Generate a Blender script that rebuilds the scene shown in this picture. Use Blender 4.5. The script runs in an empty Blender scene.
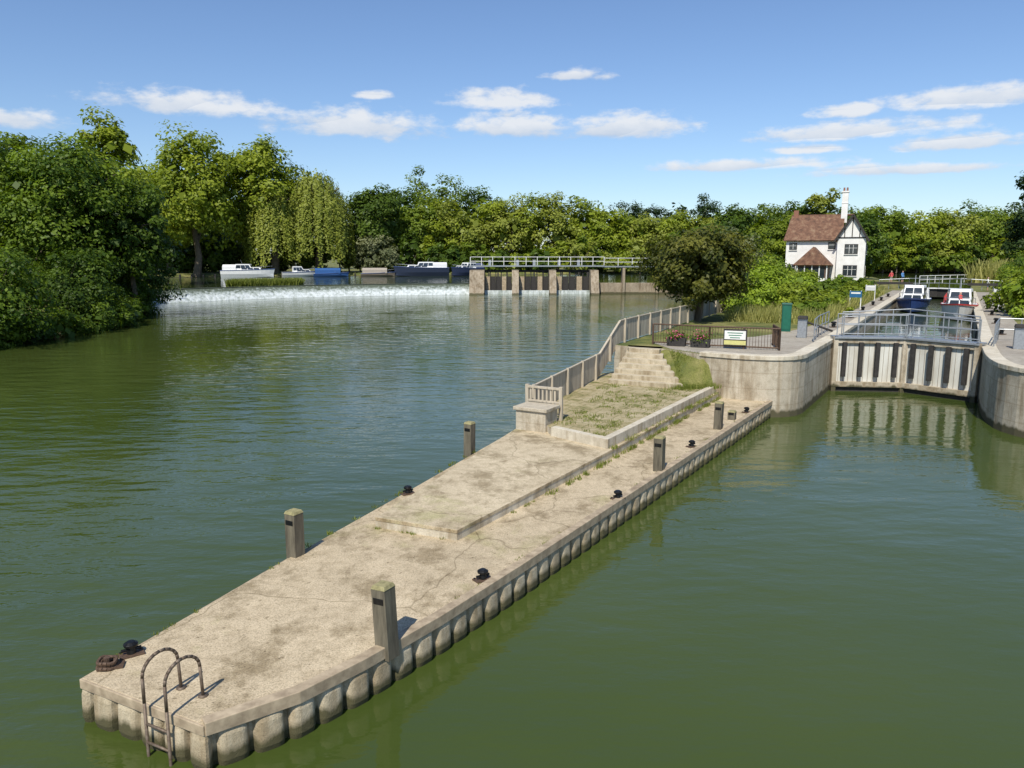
import bpy, math, numpy as np
from mathutils import Vector, Matrix
from mathutils.geometry import tessellate_polygon
rng = np.random.default_rng(7)
scene = bpy.context.scene
COL = scene.collection
ZU = 2.0      # upper river level
ZG = 2.7      # far bank level
ZW = .15      # lower river level

# ------------------------------------------------------------------ materials
def new_mat(name):
    m = bpy.data.materials.new(name); m.use_nodes = True
    nt = m.node_tree
    return m, nt, nt.nodes, nt.links, nt.nodes["Principled BSDF"]

def N(nt, t, **kw):
    n = nt.nodes.new(t)
    for k, v in kw.items(): setattr(n, k, v)
    return n

def ramp(nt, fac, stops):
    r = nt.nodes.new("ShaderNodeValToRGB")
    el = r.color_ramp.elements
    while len(el) < len(stops): el.new(0.5)
    for e, (p, c) in zip(el, stops):
        e.position = p
        e.color = (*c, 1) if len(c) == 3 else c
    nt.links.new(fac, r.inputs[0])
    return r

def mixc(nt, fac, a, b, mode='MIX'):
    m = nt.nodes.new("ShaderNodeMix"); m.data_type = 'RGBA'; m.blend_type = mode
    for i, v in ((0, fac), (6, a), (7, b)):
        if hasattr(v, 'links') or hasattr(v, 'is_linked'): nt.links.new(v, m.inputs[i])
        else: m.inputs[i].default_value = v if i == 0 else (*v, 1)
    return m.outputs[2]

def noise(nt, scale, detail=4, rough=.55, vec=None, stretch=None, rot=None):
    n = nt.nodes.new("ShaderNodeTexNoise"); n.inputs['Scale'].default_value = scale
    n.inputs['Detail'].default_value = detail; n.inputs['Roughness'].default_value = rough
    if vec is None:
        g = nt.nodes.new("ShaderNodeNewGeometry"); vec = g.outputs['Position']
    if stretch:
        mp = nt.nodes.new("ShaderNodeMapping"); mp.inputs['Scale'].default_value = stretch
        if rot: mp.inputs['Rotation'].default_value = (0, 0, rot)
        nt.links.new(vec, mp.inputs[0]); vec = mp.outputs[0]
    nt.links.new(vec, n.inputs['Vector'])
    return n.outputs['Fac']

def bump(nt, b, h, dist, strength=1):
    bp = nt.nodes.new("ShaderNodeBump"); bp.inputs['Distance'].default_value = dist
    bp.inputs['Strength'].default_value = strength
    nt.links.new(h, bp.inputs['Height']); nt.links.new(bp.outputs[0], b.inputs['Normal'])

def simple(name, c1, c2=None, scale=6, rough=.75, bd=0.0, metal=0, spec=.35, stretch=None):
    m, nt, ns, ln, b = new_mat(name)
    if c2 is None: c2 = tuple(x * .75 for x in c1)
    f = noise(nt, scale, 5, .6, stretch=stretch)
    r = ramp(nt, f, [(.3, c2), (.7, c1)])
    ln.new(r.outputs[0], b.inputs['Base Color'])
    b.inputs['Roughness'].default_value = rough; b.inputs['Metallic'].default_value = metal
    b.inputs['Specular IOR Level'].default_value = spec
    if bd: bump(nt, b, f, bd)
    return m

def concrete(name, c1, c2, speck=.25, wet=True, stain=(.09, .08, .045), coursing=False, patches=False, wl=.55):
    m, nt, ns, ln, b = new_mat(name)
    big = noise(nt, .55, 5, .6); mid = noise(nt, 3.5, 5, .65); fine = noise(nt, 38, 3, .7)
    r = ramp(nt, big, [(.32, c2), (.66, c1)])
    r2 = ramp(nt, mid, [(.33, (.68, .66, .62)), (.56, (1, 1, 1))])
    c = mixc(nt, .65, r.outputs[0], r2.outputs[0], 'MULTIPLY')
    r3 = ramp(nt, fine, [(.36, (.5, .48, .45)), (.5, (1, 1, 1)), (.68, (1.22, 1.2, 1.18))])
    c = mixc(nt, speck * 2, c, r3.outputs[0], 'MULTIPLY')
    if patches:
        pz = noise(nt, .9, 7, .72, stretch=(1, .8, 1))
        pr = ramp(nt, pz, [(.38, (.46, .43, .36)), (.50, (1, 1, 1))])
        c = mixc(nt, .75, c, pr.outputs[0], 'MULTIPLY')
        sz = noise(nt, 9, 3, .6); sr_ = ramp(nt, sz, [(.28, (.35, .33, .28)), (.35, (1, 1, 1))])
        c = mixc(nt, .8, c, sr_.outputs[0], 'MULTIPLY')
        mz = noise(nt, .38, 6, .7); mr_ = ramp(nt, mz, [(.57, (1, 1, 1)), (.68, (.64, .72, .46))])
        c = mixc(nt, .6, c, mr_.outputs[0], 'MULTIPLY')
        # hairline cracks
        g_ = N(nt, "ShaderNodeNewGeometry"); wn_ = N(nt, "ShaderNodeTexNoise"); wn_.inputs['Scale'].default_value = 1.4; ln.new(g_.outputs['Position'], wn_.inputs['Vector'])
        va = N(nt, "ShaderNodeMixRGB"); va.inputs[0].default_value = .35; ln.new(g_.outputs['Position'], va.inputs[1]); ln.new(wn_.outputs['Color'], va.inputs[2])
        vo = N(nt, "ShaderNodeTexVoronoi", feature='DISTANCE_TO_EDGE'); vo.inputs['Scale'].default_value = .42; ln.new(va.outputs[0], vo.inputs['Vector'])
        vr = ramp(nt, vo.outputs['Distance'], [(0.0, (.42, .40, .34)), (.006, (1, 1, 1))])
        c = mixc(nt, .75, c, vr.outputs[0], 'MULTIPLY')
    if wet:
        g = N(nt, "ShaderNodeNewGeometry"); s = N(nt, "ShaderNodeSeparateXYZ")
        ln.new(g.outputs['Position'], s.inputs[0])
        st = noise(nt, 2.6, 4, .6, stretch=(1, 1, .12))
        a = N(nt, "ShaderNodeMath", operation='MULTIPLY_ADD'); a.inputs[1].default_value = -wl
        ln.new(st, a.inputs[0]); ln.new(s.outputs[2], a.inputs[2])
        w = ramp(nt, a.outputs[0], [(.11, (1, 1, 1)), (.22, (0, 0, 0))])
        sr = ramp(nt, st, [(.36, (.55, .49, .41)), (.54, (1, 1, 1))])
        nz = N(nt, "ShaderNodeSeparateXYZ"); ln.new(g.outputs['Normal'], nz.inputs[0])
        ab = N(nt, "ShaderNodeMath", operation='LESS_THAN'); ab.inputs[1].default_value = .5
        ln.new(nz.outputs[2], ab.inputs[0])
        c = mixc(nt, ab.outputs[0], c, mixc(nt, .8, c, sr.outputs[0], 'MULTIPLY'))
        c = mixc(nt, w.outputs[0], c, stain)
    if coursing:
        g2 = N(nt, "ShaderNodeNewGeometry"); s2 = N(nt, "ShaderNodeSeparateXYZ"); ln.new(g2.outputs['Position'], s2.inputs[0])
        md = N(nt, "ShaderNodeMath", operation='PINGPONG'); md.inputs[1].default_value = .34; ln.new(s2.outputs[2], md.inputs[0])
        cr = ramp(nt, md.outputs[0], [(0, (.62, .57, .5)), (.035, (1, 1, 1))])
        c = mixc(nt, .5, c, cr.outputs[0], 'MULTIPLY')
    ln.new(c, b.inputs['Base Color'])
    b.inputs['Roughness'].default_value = .88; b.inputs['Specular IOR Level'].default_value = .25
    ad = N(nt, "ShaderNodeMath", operation='ADD'); ln.new(mid, ad.inputs[0]); ln.new(fine, ad.inputs[1])
    bump(nt, b, ad.outputs[0], .012)
    return m

def foliage(name, dark, light, trans=.36):
    m, nt, ns, ln, b = new_mat(name)
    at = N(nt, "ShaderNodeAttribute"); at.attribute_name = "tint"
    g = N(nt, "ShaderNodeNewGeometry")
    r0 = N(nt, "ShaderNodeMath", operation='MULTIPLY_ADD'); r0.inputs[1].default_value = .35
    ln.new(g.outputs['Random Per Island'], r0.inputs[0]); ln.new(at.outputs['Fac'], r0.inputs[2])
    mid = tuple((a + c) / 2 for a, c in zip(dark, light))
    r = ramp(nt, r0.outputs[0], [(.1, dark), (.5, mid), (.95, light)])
    ln.new(r.outputs[0], b.inputs['Base Color'])
    b.inputs['Roughness'].default_value = .5; b.inputs['Specular IOR Level'].default_value = .25
    t = N(nt, "ShaderNodeBsdfTranslucent")
    br = mixc(nt, 1.0, r.outputs[0], (1.35, 1.4, .5), 'MULTIPLY'); ln.new(br, t.inputs[0])
    mx = N(nt, "ShaderNodeMixShader"); mx.inputs[0].default_value = trans
    ln.new(b.outputs[0], mx.inputs[1]); ln.new(t.outputs[0], mx.inputs[2])
    ln.new(mx.outputs[0], ns["Material Output"].inputs[0])
    return m

def water_mat(name, c1, c2, amp, rough=.02):
    m, nt, ns, ln, b = new_mat(name)
    f = noise(nt, .05, 3, .5)
    r = ramp(nt, f, [(.35, c2), (.65, c1)])
    ln.new(r.outputs[0], b.inputs['Base Color'])
    b.inputs['Roughness'].default_value = rough; b.inputs['IOR'].default_value = 1.40
    a = noise(nt, .55, 2, .5, stretch=(.7, 1.6, 1), rot=.25); c = noise(nt, 1.9, 3, .55, stretch=(.7, 1.5, 1), rot=-.2); d = noise(nt, 8, 2, .5)
    m1 = N(nt, "ShaderNodeMath", operation='MULTIPLY_ADD'); m1.inputs[1].default_value = .40; ln.new(c, m1.inputs[0]); ln.new(a, m1.inputs[2])
    m2 = N(nt, "ShaderNodeMath", operation='MULTIPLY_ADD'); m2.inputs[1].default_value = .04; ln.new(d, m2.inputs[0]); ln.new(m1.outputs[0], m2.inputs[2])
    pat = noise(nt, .045, 3, .6, stretch=(1, .5, 1))
    # the lock cut on the right is calmer than the open weir stream
    g = N(nt, "ShaderNodeNewGeometry"); s = N(nt, "ShaderNodeSeparateXYZ"); ln.new(g.outputs['Position'], s.inputs[0])
    side = N(nt, "ShaderNodeMath", operation='MULTIPLY_ADD'); side.inputs[1].default_value = -.6; ln.new(s.outputs[1], side.inputs[0]); ln.new(s.outputs[0], side.inputs[2])
    sm = N(nt, "ShaderNodeMapRange"); sm.inputs[1].default_value = -12; sm.inputs[2].default_value = 2; sm.inputs[3].default_value = 1.25; sm.inputs[4].default_value = .65
    ln.new(side.outputs[0], sm.inputs[0])
    pr = ramp(nt, pat, [(.38, (.35, .35, .35)), (.62, (1, 1, 1))])
    m3 = N(nt, "ShaderNodeMath", operation='MULTIPLY'); ln.new(m2.outputs[0], m3.inputs[0]); ln.new(pr.outputs[0], m3.inputs[1])
    m4 = N(nt, "ShaderNodeMath", operation='MULTIPLY'); ln.new(m3.outputs[0], m4.inputs[0]); ln.new(sm.outputs[0], m4.inputs[1])
    bump(nt, b, m4.outputs[0], amp)
    return m

def foam_mat(name, lo, hi, stretch, scale=1.2, alpha=False):
    m, nt, ns, ln, b = new_mat(name)
    f = noise(nt, scale, 6, .7, stretch=stretch)
    r = ramp(nt, f, [(lo, (0, 0, 0)), (hi, (1, 1, 1))])
    if alpha:
        b.inputs['Base Color'].default_value = (.60, .64, .61, 1)
        ln.new(r.outputs[0], b.inputs['Alpha'])
    else:
        g = N(nt, "ShaderNodeNewGeometry"); s = N(nt, "ShaderNodeSeparateXYZ"); ln.new(g.outputs['Position'], s.inputs[0])
        # white water builds up as it falls; the lip stays green and smooth
        mr = N(nt, "ShaderNodeMapRange"); mr.inputs[1].default_value = ZU + .05; mr.inputs[2].default_value = ZU - 1.2; mr.inputs[3].default_value = -.28; mr.inputs[4].default_value = .14
        ln.new(s.outputs[2], mr.inputs[0])
        ad = N(nt, "ShaderNodeMath", operation='ADD'); ln.new(f, ad.inputs[0]); ln.new(mr.outputs[0], ad.inputs[1])
        r = ramp(nt, ad.outputs[0], [(.36, (.10, .12, .08)), (.50, (.33, .37, .33)), (.70, (.66, .70, .69))])
        ln.new(r.outputs[0], b.inputs['Base Color'])
        bump(nt, b, f, .3)
    b.inputs['Roughness'].default_value = .5
    return m

M = {}
M['deck'] = concrete('deck_gravel_concrete', (.60, .49, .33), (.475, .385, .255), .34, patches=True)
M['platform'] = concrete('platform_concrete', (.61, .51, .35), (.50, .41, .275), .28, patches=True)
M['kerb'] = concrete('pale_stone', (.67, .61, .49), (.54, .475, .36), .15)
M['pile'] = concrete('pile_face', (.62, .53, .38), (.45, .375, .255), .2, stain=(.09, .08, .04), wl=.45)
M['wall'] = concrete('lock_wall_concrete', (.57, .505, .395), (.42, .365, .275), .22, coursing=True)
M['steps'] = concrete('step_concrete', (.57, .49, .355), (.45, .385, .27), .2)
M['paving'] = concrete('paving', (.42, .38, .31), (.32, .28, .23), .2, wet=False)
M['coping'] = simple('edge_timber', (.50, .40, .27), (.25, .19, .125), 5, .8, .004)
M['post'] = simple('old_post_timber', (.19, .165, .115), (.07, .06, .042), 9, .85, .006, stretch=(1, 1, .15))
M['postcap'] = simple('post_cap', (.36, .32, .16), (.19, .17, .08), 14, .9)
M['fence'] = simple('weathered_fence', (.54, .465, .355), (.34, .29, .215), 4, .85, .003, stretch=(3, 3, .3))
M['iron'] = simple('black_iron', (.03, .03, .03), (.015, .015, .015), 12, .4, 0, .6)
M['rust'] = simple('rusty_steel', (.16, .10, .065), (.075, .05, .035), 16, .7, .002, .3)
M['ladder'] = simple('weathered_ladder_steel', (.21, .165, .125), (.11, .075, .05), 14, .6, .002, .4)
M['galv'] = simple('galvanised_steel', (.42, .44, .45), (.30, .31, .32), 10, .45, 0, .6)
M['white'] = simple('white_paint', (.80, .79, .75), (.66, .65, .60), 3, .6)
M['render'] = simple('white_render', (.82, .80, .76), (.68, .66, .61), 1.2, .9)
M['dark'] = simple('dark_timber', (.05, .045, .04), (.025, .022, .02), 6, .8)
M['glass'] = simple('window_glass', (.03, .04, .05), (.02, .025, .03), 2, .08, spec=.8)
M['gate'] = simple('gate_boards', (.70, .69, .63), (.50, .47, .40), 2.2, .8, .004, stretch=(1, 1, .25))
M['gatelow'] = concrete('gate_low_beam', (.56, .49, .38), (.38, .32, .23), .2)
M['brick'] = simple('brick', (.30, .14, .09), (.2, .09, .06), 8, .85)
M['water'] = water_mat('river_water', (.066, .088, .020), (.046, .068, .013), .078)
M['water2'] = water_mat('upper_river_water', (.045, .062, .022), (.035, .052, .018), .045)
M['foam'] = foam_mat('weir_foam', .30, .56, (1.5, 1.5, .45), 1.3)
M['foams'] = foam_mat('foam_streak', .53, .74, (.35, 1.8, 1), 1.0, True)
M['bark'] = simple('bark', (.15, .12, .085), (.07, .055, .035), 5, .9, .02, stretch=(1, 1, .25))
M['f_dark'] = foliage('leaf_dark', (.026, .056, .006), (.12, .185, .018))
M['f_mid'] = foliage('leaf_mid', (.045, .088, .007), (.20, .28, .025))
M['f_light'] = foliage('leaf_light', (.10, .145, .010), (.31, .37, .038))
M['f_deep'] = foliage('leaf_deep', (.018, .040, .010), (.06, .10, .024))
M['d_dark'] = foliage('far_leaf_dark', (.044, .080, .009), (.12, .18, .020))
M['d_mid'] = foliage('far_leaf_mid', (.088, .135, .010), (.21, .275, .026))
M['d_light'] = foliage('far_leaf_light', (.15, .20, .013), (.315, .36, .035))
M['d_willow'] = foliage('far_leaf_willow', (.17, .205, .025), (.34, .365, .065))
M['f_bronze'] = foliage('leaf_bronze', (.030, .046, .007), (.19, .185, .030))
M['f_lime'] = foliage('leaf_lime', (.12, .18, .010), (.33, .43, .040))
M['f_grey'] = foliage('leaf_grey', (.12, .14, .06), (.28, .29, .15))
M['f_reed'] = foliage('reed', (.16, .18, .04), (.44, .41, .14))
M['grassb'] = foliage('grass_blade', (.08, .11, .015), (.25, .28, .06))
M['flower'] = foliage('flower_petals', (.30, .03, .10), (.75, .12, .30), .2)

def ground_mat(name, dry=.5):
    m, nt, ns, ln, b = new_mat(name)
    f = noise(nt, .35, 6, .65); g = noise(nt, 14, 4, .7)
    r = ramp(nt, f, [(.5 - dry * .2, (.085, .11, .022)), (.5, (.17, .175, .04)), (.72, (.38, .32, .14))])
    r2 = ramp(nt, g, [(.3, (.6, .6, .55)), (.7, (1.15, 1.15, 1.1))])
    c = mixc(nt, 1, r.outputs[0], r2.outputs[0], 'MULTIPLY')
    ln.new(c, b.inputs['Base Color']); b.inputs['Roughness'].default_value = .95
    bump(nt, b, g, .04)
    return m
M['lawn'] = ground_mat('dry_lawn', .5)
M['field'] = ground_mat('field_grass', .3)
M['soil'] = simple('bank_soil', (.10, .09, .045), (.04, .045, .02), 2, .95, .03)
def terrace_mat():
    m, nt, ns, ln, b = new_mat('weedy_slabs')
    f = noise(nt, 1.3, 6, .7); g = noise(nt, 30, 4, .7)
    r = ramp(nt, f, [(.42, (.50, .42, .27)), (.54, (.40, .33, .18)), (.64, (.16, .17, .04))])
    r2 = ramp(nt, g, [(.3, (.55, .55, .5)), (.7, (1.15, 1.15, 1.1))])
    c = mixc(nt, .9, r.outputs[0], r2.outputs[0], 'MULTIPLY')
    br = N(nt, "ShaderNodeTexBrick"); br.offset = .5; br.inputs['Scale'].default_value = 1.0
    br.inputs['Brick Width'].default_value = .62; br.inputs['Row Height'].default_value = .62; br.inputs['Mortar Size'].default_value = .022
    br.inputs['Color1'].default_value = (1, 1, 1, 1); br.inputs['Color2'].default_value = (.9, .88, .85, 1); br.inputs['Mortar'].default_value = (.38, .42, .2, 1)
    gg = N(nt, "ShaderNodeNewGeometry"); mp = N(nt, "ShaderNodeMapping"); mp.inputs['Rotation'].default_value = (0, 0, math.radians(30))
    ln.new(gg.outputs['Position'], mp.inputs[0]); ln.new(mp.outputs[0], br.inputs[0])
    c = mixc(nt, .8, c, br.outputs[0], 'MULTIPLY')
    ln.new(c, b.inputs['Base Color']); b.inputs['Roughness'].default_value = .95
    bump(nt, b, g, .02); return m
M['terrace'] = terrace_mat()
def tiles_mat():
    m, nt, ns, ln, b = new_mat('roof_tiles')
    tc = N(nt, "ShaderNodeTexCoord")
    f = noise(nt, 1.6, 6, .75, vec=tc.outputs['Object']); w = N(nt, "ShaderNodeTexWave"); w.bands_direction = 'Z'
    w.inputs['Scale'].default_value = 2.2; w.inputs['Distortion'].default_value = .6; ln.new(tc.outputs['Object'], w.inputs[0])
    r = ramp(nt, f, [(.34, (.10, .055, .035)), (.52, (.22, .11, .065)), (.68, (.34, .23, .14))])
    c = mixc(nt, .35, r.outputs[0], w.outputs[0], 'MULTIPLY')
    ln.new(c, b.inputs['Base Color']); b.inputs['Roughness'].default_value = .9
    bump(nt, b, w.outputs[1], .04); return m
M['tiles'] = tiles_mat()

def flat(name, c, rough=.5, metal=0):
    return simple(name, c, tuple(x * .82 for x in c), 5, rough, 0, metal)

# ------------------------------------------------------------------ builders
class MB:
    def __init__(s): s.v = []; s.f = []; s.m = []
    def add(s, vs, fs, mi=0):
        o = len(s.v); s.v += [tuple(x) for x in vs]
        s.f += [tuple(i + o for i in f) for f in fs]; s.m += [mi] * len(fs)
    def box(s, c, d, rz=0, mi=0, tp=1.0):
        hx, hy, hz = d[0] / 2, d[1] / 2, d[2] / 2; cs, sn = math.cos(rz), math.sin(rz)
        vs = []
        for z, k in ((-hz, 1), (hz, tp)):
            for x, y in ((-hx, -hy), (hx, -hy), (hx, hy), (-hx, hy)):
                x *= k; y *= k
                vs.append((c[0] + x * cs - y * sn, c[1] + x * sn + y * cs, c[2] + z))
        s.add(vs, [(3, 2, 1, 0), (4, 5, 6, 7), (0, 1, 5, 4), (1, 2, 6, 5), (2, 3, 7, 6), (3, 0, 4, 7)], mi)
    def bar(s, p0, p1, w, h, mi=0):
        p0 = Vector(p0); p1 = Vector(p1); d = (p1 - p0).normalized()
        up = Vector((0, 0, 1)) if abs(d.z) < .95 else Vector((1, 0, 0))
        sd = d.cross(up).normalized() * w / 2; u = sd.cross(d).normalized() * h / 2
        vs = [p + a * sd + b * u for p in (p0, p1) for a, b in ((-1, -1), (1, -1), (1, 1), (-1, 1))]
        s.add(vs, [(3, 2, 1, 0), (4, 5, 6, 7), (0, 1, 5, 4), (1, 2, 6, 5), (2, 3, 7, 6), (3, 0, 4, 7)], mi)
    def cyl(s, p0, p1, r0, r1=None, n=10, mi=0, caps=True):
        if r1 is None: r1 = r0
        p0 = Vector(p0); p1 = Vector(p1); d = (p1 - p0).normalized()
        a = d.orthogonal().normalized(); b = d.cross(a)
        vs = []
        for p, r in ((p0, r0), (p1, r1)):
            for i in range(n):
                t = 2 * math.pi * i / n; vs.append(p + (a * math.cos(t) + b * math.sin(t)) * r)
        fs = [(i, (i + 1) % n, n + (i + 1) % n, n + i) for i in range(n)]
        if caps: fs += [tuple(range(n))[::-1], tuple(range(n, 2 * n))]
        s.add(vs, fs, mi)
    def path(s, pts, r, n=8, mi=0):
        for a, b in zip(pts[:-1], pts[1:]):
            s.cyl(a, b, r, r, n, mi)
    def prism(s, pts, z0, z1, mt=0, ms=0):
        n = len(pts); zt = z1 if isinstance(z1, (list, tuple)) else [z1] * n
        o = len(s.v)
        s.v += [(p[0], p[1], z0) for p in pts] + [(p[0], p[1], z) for p, z in zip(pts, zt)]
        area = sum(pts[i][0] * pts[(i + 1) % n][1] - pts[(i + 1) % n][0] * pts[i][1] for i in range(n))
        for i in range(n):
            j = (i + 1) % n
            f = (o + i, o + j, o + n + j, o + n + i)
            s.f.append(f if area > 0 else f[::-1]); s.m.append(ms)
        for t in tessellate_polygon([[Vector((p[0], p[1], 0)) for p in pts]]):
            a, b, c = t
            A, B, C = pts[a], pts[b], pts[c]
            cr = (B[0] - A[0]) * (C[1] - A[1]) - (B[1] - A[1]) * (C[0] - A[0])
            if cr < 0: a, c = c, a
            s.f.append((o + n + a, o + n + b, o + n + c)); s.m.append(mt)
    def slab(s, pts, th, mi=0):
        P = [Vector(p) for p in pts]; nn = (P[1] - P[0]).cross(P[2] - P[0]).normalized() * th
        n = len(P); vs = P + [p + nn for p in P]
        fs = [tuple(range(n))[::-1], tuple(range(n, 2 * n))] + [(i, (i + 1) % n, n + (i + 1) % n, n + i) for i in range(n)]
        s.add(vs, fs, mi)
    def build(s, name, mats, bevel=0, smooth=False, loc=None, rz=0, parent=None):
        me = bpy.data.meshes.new(name); me.from_pydata(s.v, [], s.f)
        for m in mats: me.materials.append(m)
        me.polygons.foreach_set('material_index', s.m); me.update()
        if smooth: me.polygons.foreach_set('use_smooth', [True] * len(me.polygons))
        o = bpy.data.objects.new(name, me); COL.objects.link(o)
        if loc: o.location = loc
        o.rotation_euler[2] = rz
        if bevel:
            b = o.modifiers.new('bevel', 'BEVEL'); b.width = bevel; b.segments = 2; b.limit_method = 'ANGLE'; b.angle_limit = .6
        if parent: o.parent = parent
        return o

def offs(path, d):
    """offset polyline to its right-hand side by d"""
    out = []; n = len(path)
    for i in range(n):
        ns = []
        if i > 0: ns.append((path[i][0] - path[i-1][0], path[i][1] - path[i-1][1]))
        if i < n - 1: ns.append((path[i+1][0] - path[i][0], path[i+1][1] - path[i][1]))
        nv = Vector((0, 0))
        for a in ns:
            v = Vector((a[1], -a[0])).normalized(); nv += v
        nv.normalize()
        v0 = Vector((ns[0][1], -ns[0][0])).normalized()
        k = d / max(.4, nv.dot(v0))
        out.append((path[i][0] + nv.x * k, path[i][1] + nv.y * k))
    return out

def strip(mb, path, d_in, d_out, z0, z1, mi=0):
    a = offs(path, d_out); b = offs(path, -d_in)
    mb.prism(a + b[::-1], z0, z1, mi, mi)

def resample(path, step):
    out = []
    for a, b in zip(path[:-1], path[1:]):
        L = math.dist(a, b); k = max(1, round(L / step))
        for i in range(k): out.append(tuple(a[j] + (b[j] - a[j]) * i / k for j in range(len(a))))
    out.append(tuple(path[-1])); return out

def arc_smooth(pts, it=2):
    for _ in range(it):
        q = [pts[0]]
        for a, b in zip(pts[:-1], pts[1:]):
            q.append((a[0] * .75 + b[0] * .25, a[1] * .75 + b[1] * .25)); q.append((a[0] * .25 + b[0] * .75, a[1] * .25 + b[1] * .75))
        q.append(pts[-1]); pts = q
    return pts

class Bucket:
    def __init__(s): s.V = []; s.F = []; s.M = []; s.T = []; s.n = 0
    def add(s, V, F, mi, T):
        s.V.append(V); s.F.append(F + s.n); s.M.append(np.full(len(F), mi)); s.T.append(T); s.n += len(V)
    def leaves(s, C, size, out, tint, mi, asp=.6, upb=.4, rnd=.58):
        n = len(C)
        nr = rng.normal(size=(n, 3)); nr /= np.linalg.norm(nr, axis=1)[:, None]
        nn = out * .8 + nr * rnd + np.array([0, 0, upb]); nn /= np.linalg.norm(nn, axis=1)[:, None] + 1e-9
        t = np.cross(nn, rng.normal(size=(n, 3))); t /= np.linalg.norm(t, axis=1)[:, None] + 1e-9
        b = np.cross(nn, t); sz = (size * rng.uniform(.55, 1.35, n))[:, None]
        V = np.stack([C + t * sz, C + b * sz * asp, C - t * sz, C - b * sz * asp], 1).reshape(-1, 3)
        F = np.arange(4 * n).reshape(-1, 4)
        s.add(V, F, mi, np.repeat(tint, 4))
    def tube(s, pts, rad, mi, n=7):
        V = []
        for i, p in enumerate(pts):
            p = Vector(p); d = (Vector(pts[min(i+1, len(pts)-1)]) - Vector(pts[max(i-1, 0)])).normalized()
            a = d.cross(Vector((.3, .9, .1))).normalized(); b = d.cross(a)
            for k in range(n):
                t = 2 * math.pi * k / n; V.append(p + (a * math.cos(t) + b * math.sin(t)) * rad[i])
        F = [(i*n+k, i*n+(k+1) % n, (i+1)*n+(k+1) % n, (i+1)*n+k) for i in range(len(pts)-1) for k in range(n)]
        s.add(np.array([tuple(v) for v in V]), np.array(F), mi, np.zeros(len(V)))
    def build(s, name, mats):
        V = np.concatenate(s.V); F = np.concatenate(s.F); Mi = np.concatenate(s.M); T = np.concatenate(s.T)
        me = bpy.data.meshes.new(name)
        me.vertices.add(len(V)); me.vertices.foreach_set('co', V.astype(np.float32).ravel())
        me.loops.add(F.size); me.loops.foreach_set('vertex_index', F.astype(np.int32).ravel())
        me.polygons.add(len(F)); me.polygons.foreach_set('loop_start', np.arange(0, F.size, 4, dtype=np.int32))
        me.polygons.foreach_set('material_index', Mi.astype(np.int32))
        for m in mats: me.materials.append(m)
        me.update(calc_edges=True)
        a = me.attributes.new('tint', 'FLOAT', 'POINT'); a.data.foreach_set('value', T.astype(np.float32))
        o = bpy.data.objects.new(name, me); COL.objects.link(o); return o

def tree(b, x, y, z0, H, R, zb, K, n, ls, mi, mb_, lean=(0, 0), profile='round', trunk=True, core=True, tr=None, cr=.30):
    zc = z0 + zb + (H - zb) / 2; hz = (H - zb) / 2
    ph = rng.uniform(0, 6.28, 4)
    u = rng.normal(size=(K, 3)); u /= np.linalg.norm(u, axis=1)[:, None]
    rr = rng.uniform(.35, .80, K) ** .7
    th = np.arctan2(u[:, 1], u[:, 0])
    lob = 1 + .13 * np.sin(3 * th + ph[0]) + .08 * np.sin(5 * th + ph[1]) + .08 * np.sin(4 * u[:, 2] + ph[2])
    zz = u[:, 2] * rr
    if profile == 'cone': w = np.clip(1.0 - (zz + .8) / 1.9, .12, 1)
    elif profile == 'dome': w = np.where(zz < 0, 1.05, 1.0)
    elif profile == 'tall': w = np.clip(1.05 - .45 * (zz + .2), .3, 1.1)
    else: w = np.ones(K)
    C = np.stack([x + lean[0] + R * u[:, 0] * rr * lob * w, y + lean[1] + R * u[:, 1] * rr * lob * w, zc + hz * zz * (1 + (lob-1)*.5)], 1)
    rc = R * cr * rng.uniform(.6, 1.3, K)
    ct = rng.uniform(.0, .6, K)
    idx = np.repeat(np.arange(K), n)
    d = rng.normal(size=(K * n, 3)); d /= np.linalg.norm(d, axis=1)[:, None]
    rad = rc[idx] * rng.uniform(.45, 1.08, K * n)
    P = C[idx] + d * rad[:, None] * np.array([1, 1, .72])
    P[:, 2] = np.maximum(P[:, 2], z0 + .1)
    co_ = P - np.array([x + lean[0], y + lean[1], zc - hz * .3]); co_ /= np.linalg.norm(co_, axis=1)[:, None] + 1e-9
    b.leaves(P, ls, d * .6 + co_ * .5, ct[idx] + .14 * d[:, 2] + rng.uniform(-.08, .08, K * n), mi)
    if core:
        m = max(60, K * 4); d = rng.normal(size=(m, 3)); d /= np.linalg.norm(d, axis=1)[:, None]
        P = np.array([x + lean[0], y + lean[1], zc]) + d * np.array([R, R, hz]) * (rng.uniform(0, .62, m) ** .6)[:, None]
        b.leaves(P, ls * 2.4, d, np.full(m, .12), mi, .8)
    if trunk:
        r0 = tr if tr else max(.12, H * .022)
        top = (x + lean[0], y + lean[1], zc + hz * .3)
        mid = (x + lean[0] * .3 + r0, y + lean[1] * .3, z0 + zb * .7 + .5)
        b.tube([(x, y, z0 - .6), mid, ((mid[0] + top[0]) / 2 - r0, (mid[1] + top[1]) / 2, (mid[2] + top[2]) / 2), top], [r0 * 1.35, r0, r0 * .7, r0 * .25], mb_)
        for i in rng.choice(K, min(K, 9), replace=False):
            c = C[i]; s0 = rng.uniform(.1, .75)
            st = np.array(mid) * (1 - s0) + np.array(top) * s0
            m2 = (st + c) / 2 + np.array([0, 0, .06 * H])
            b.tube([tuple(st), tuple(m2), tuple(c)], [r0 * .5, r0 * .3, r0 * .1], mb_, 5)

def one_tree(name, leaf, *a, **k):
    b = Bucket(); tree(b, *a, 0, 1, **k); return b.build(name, [M[leaf], M['bark']])

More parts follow.
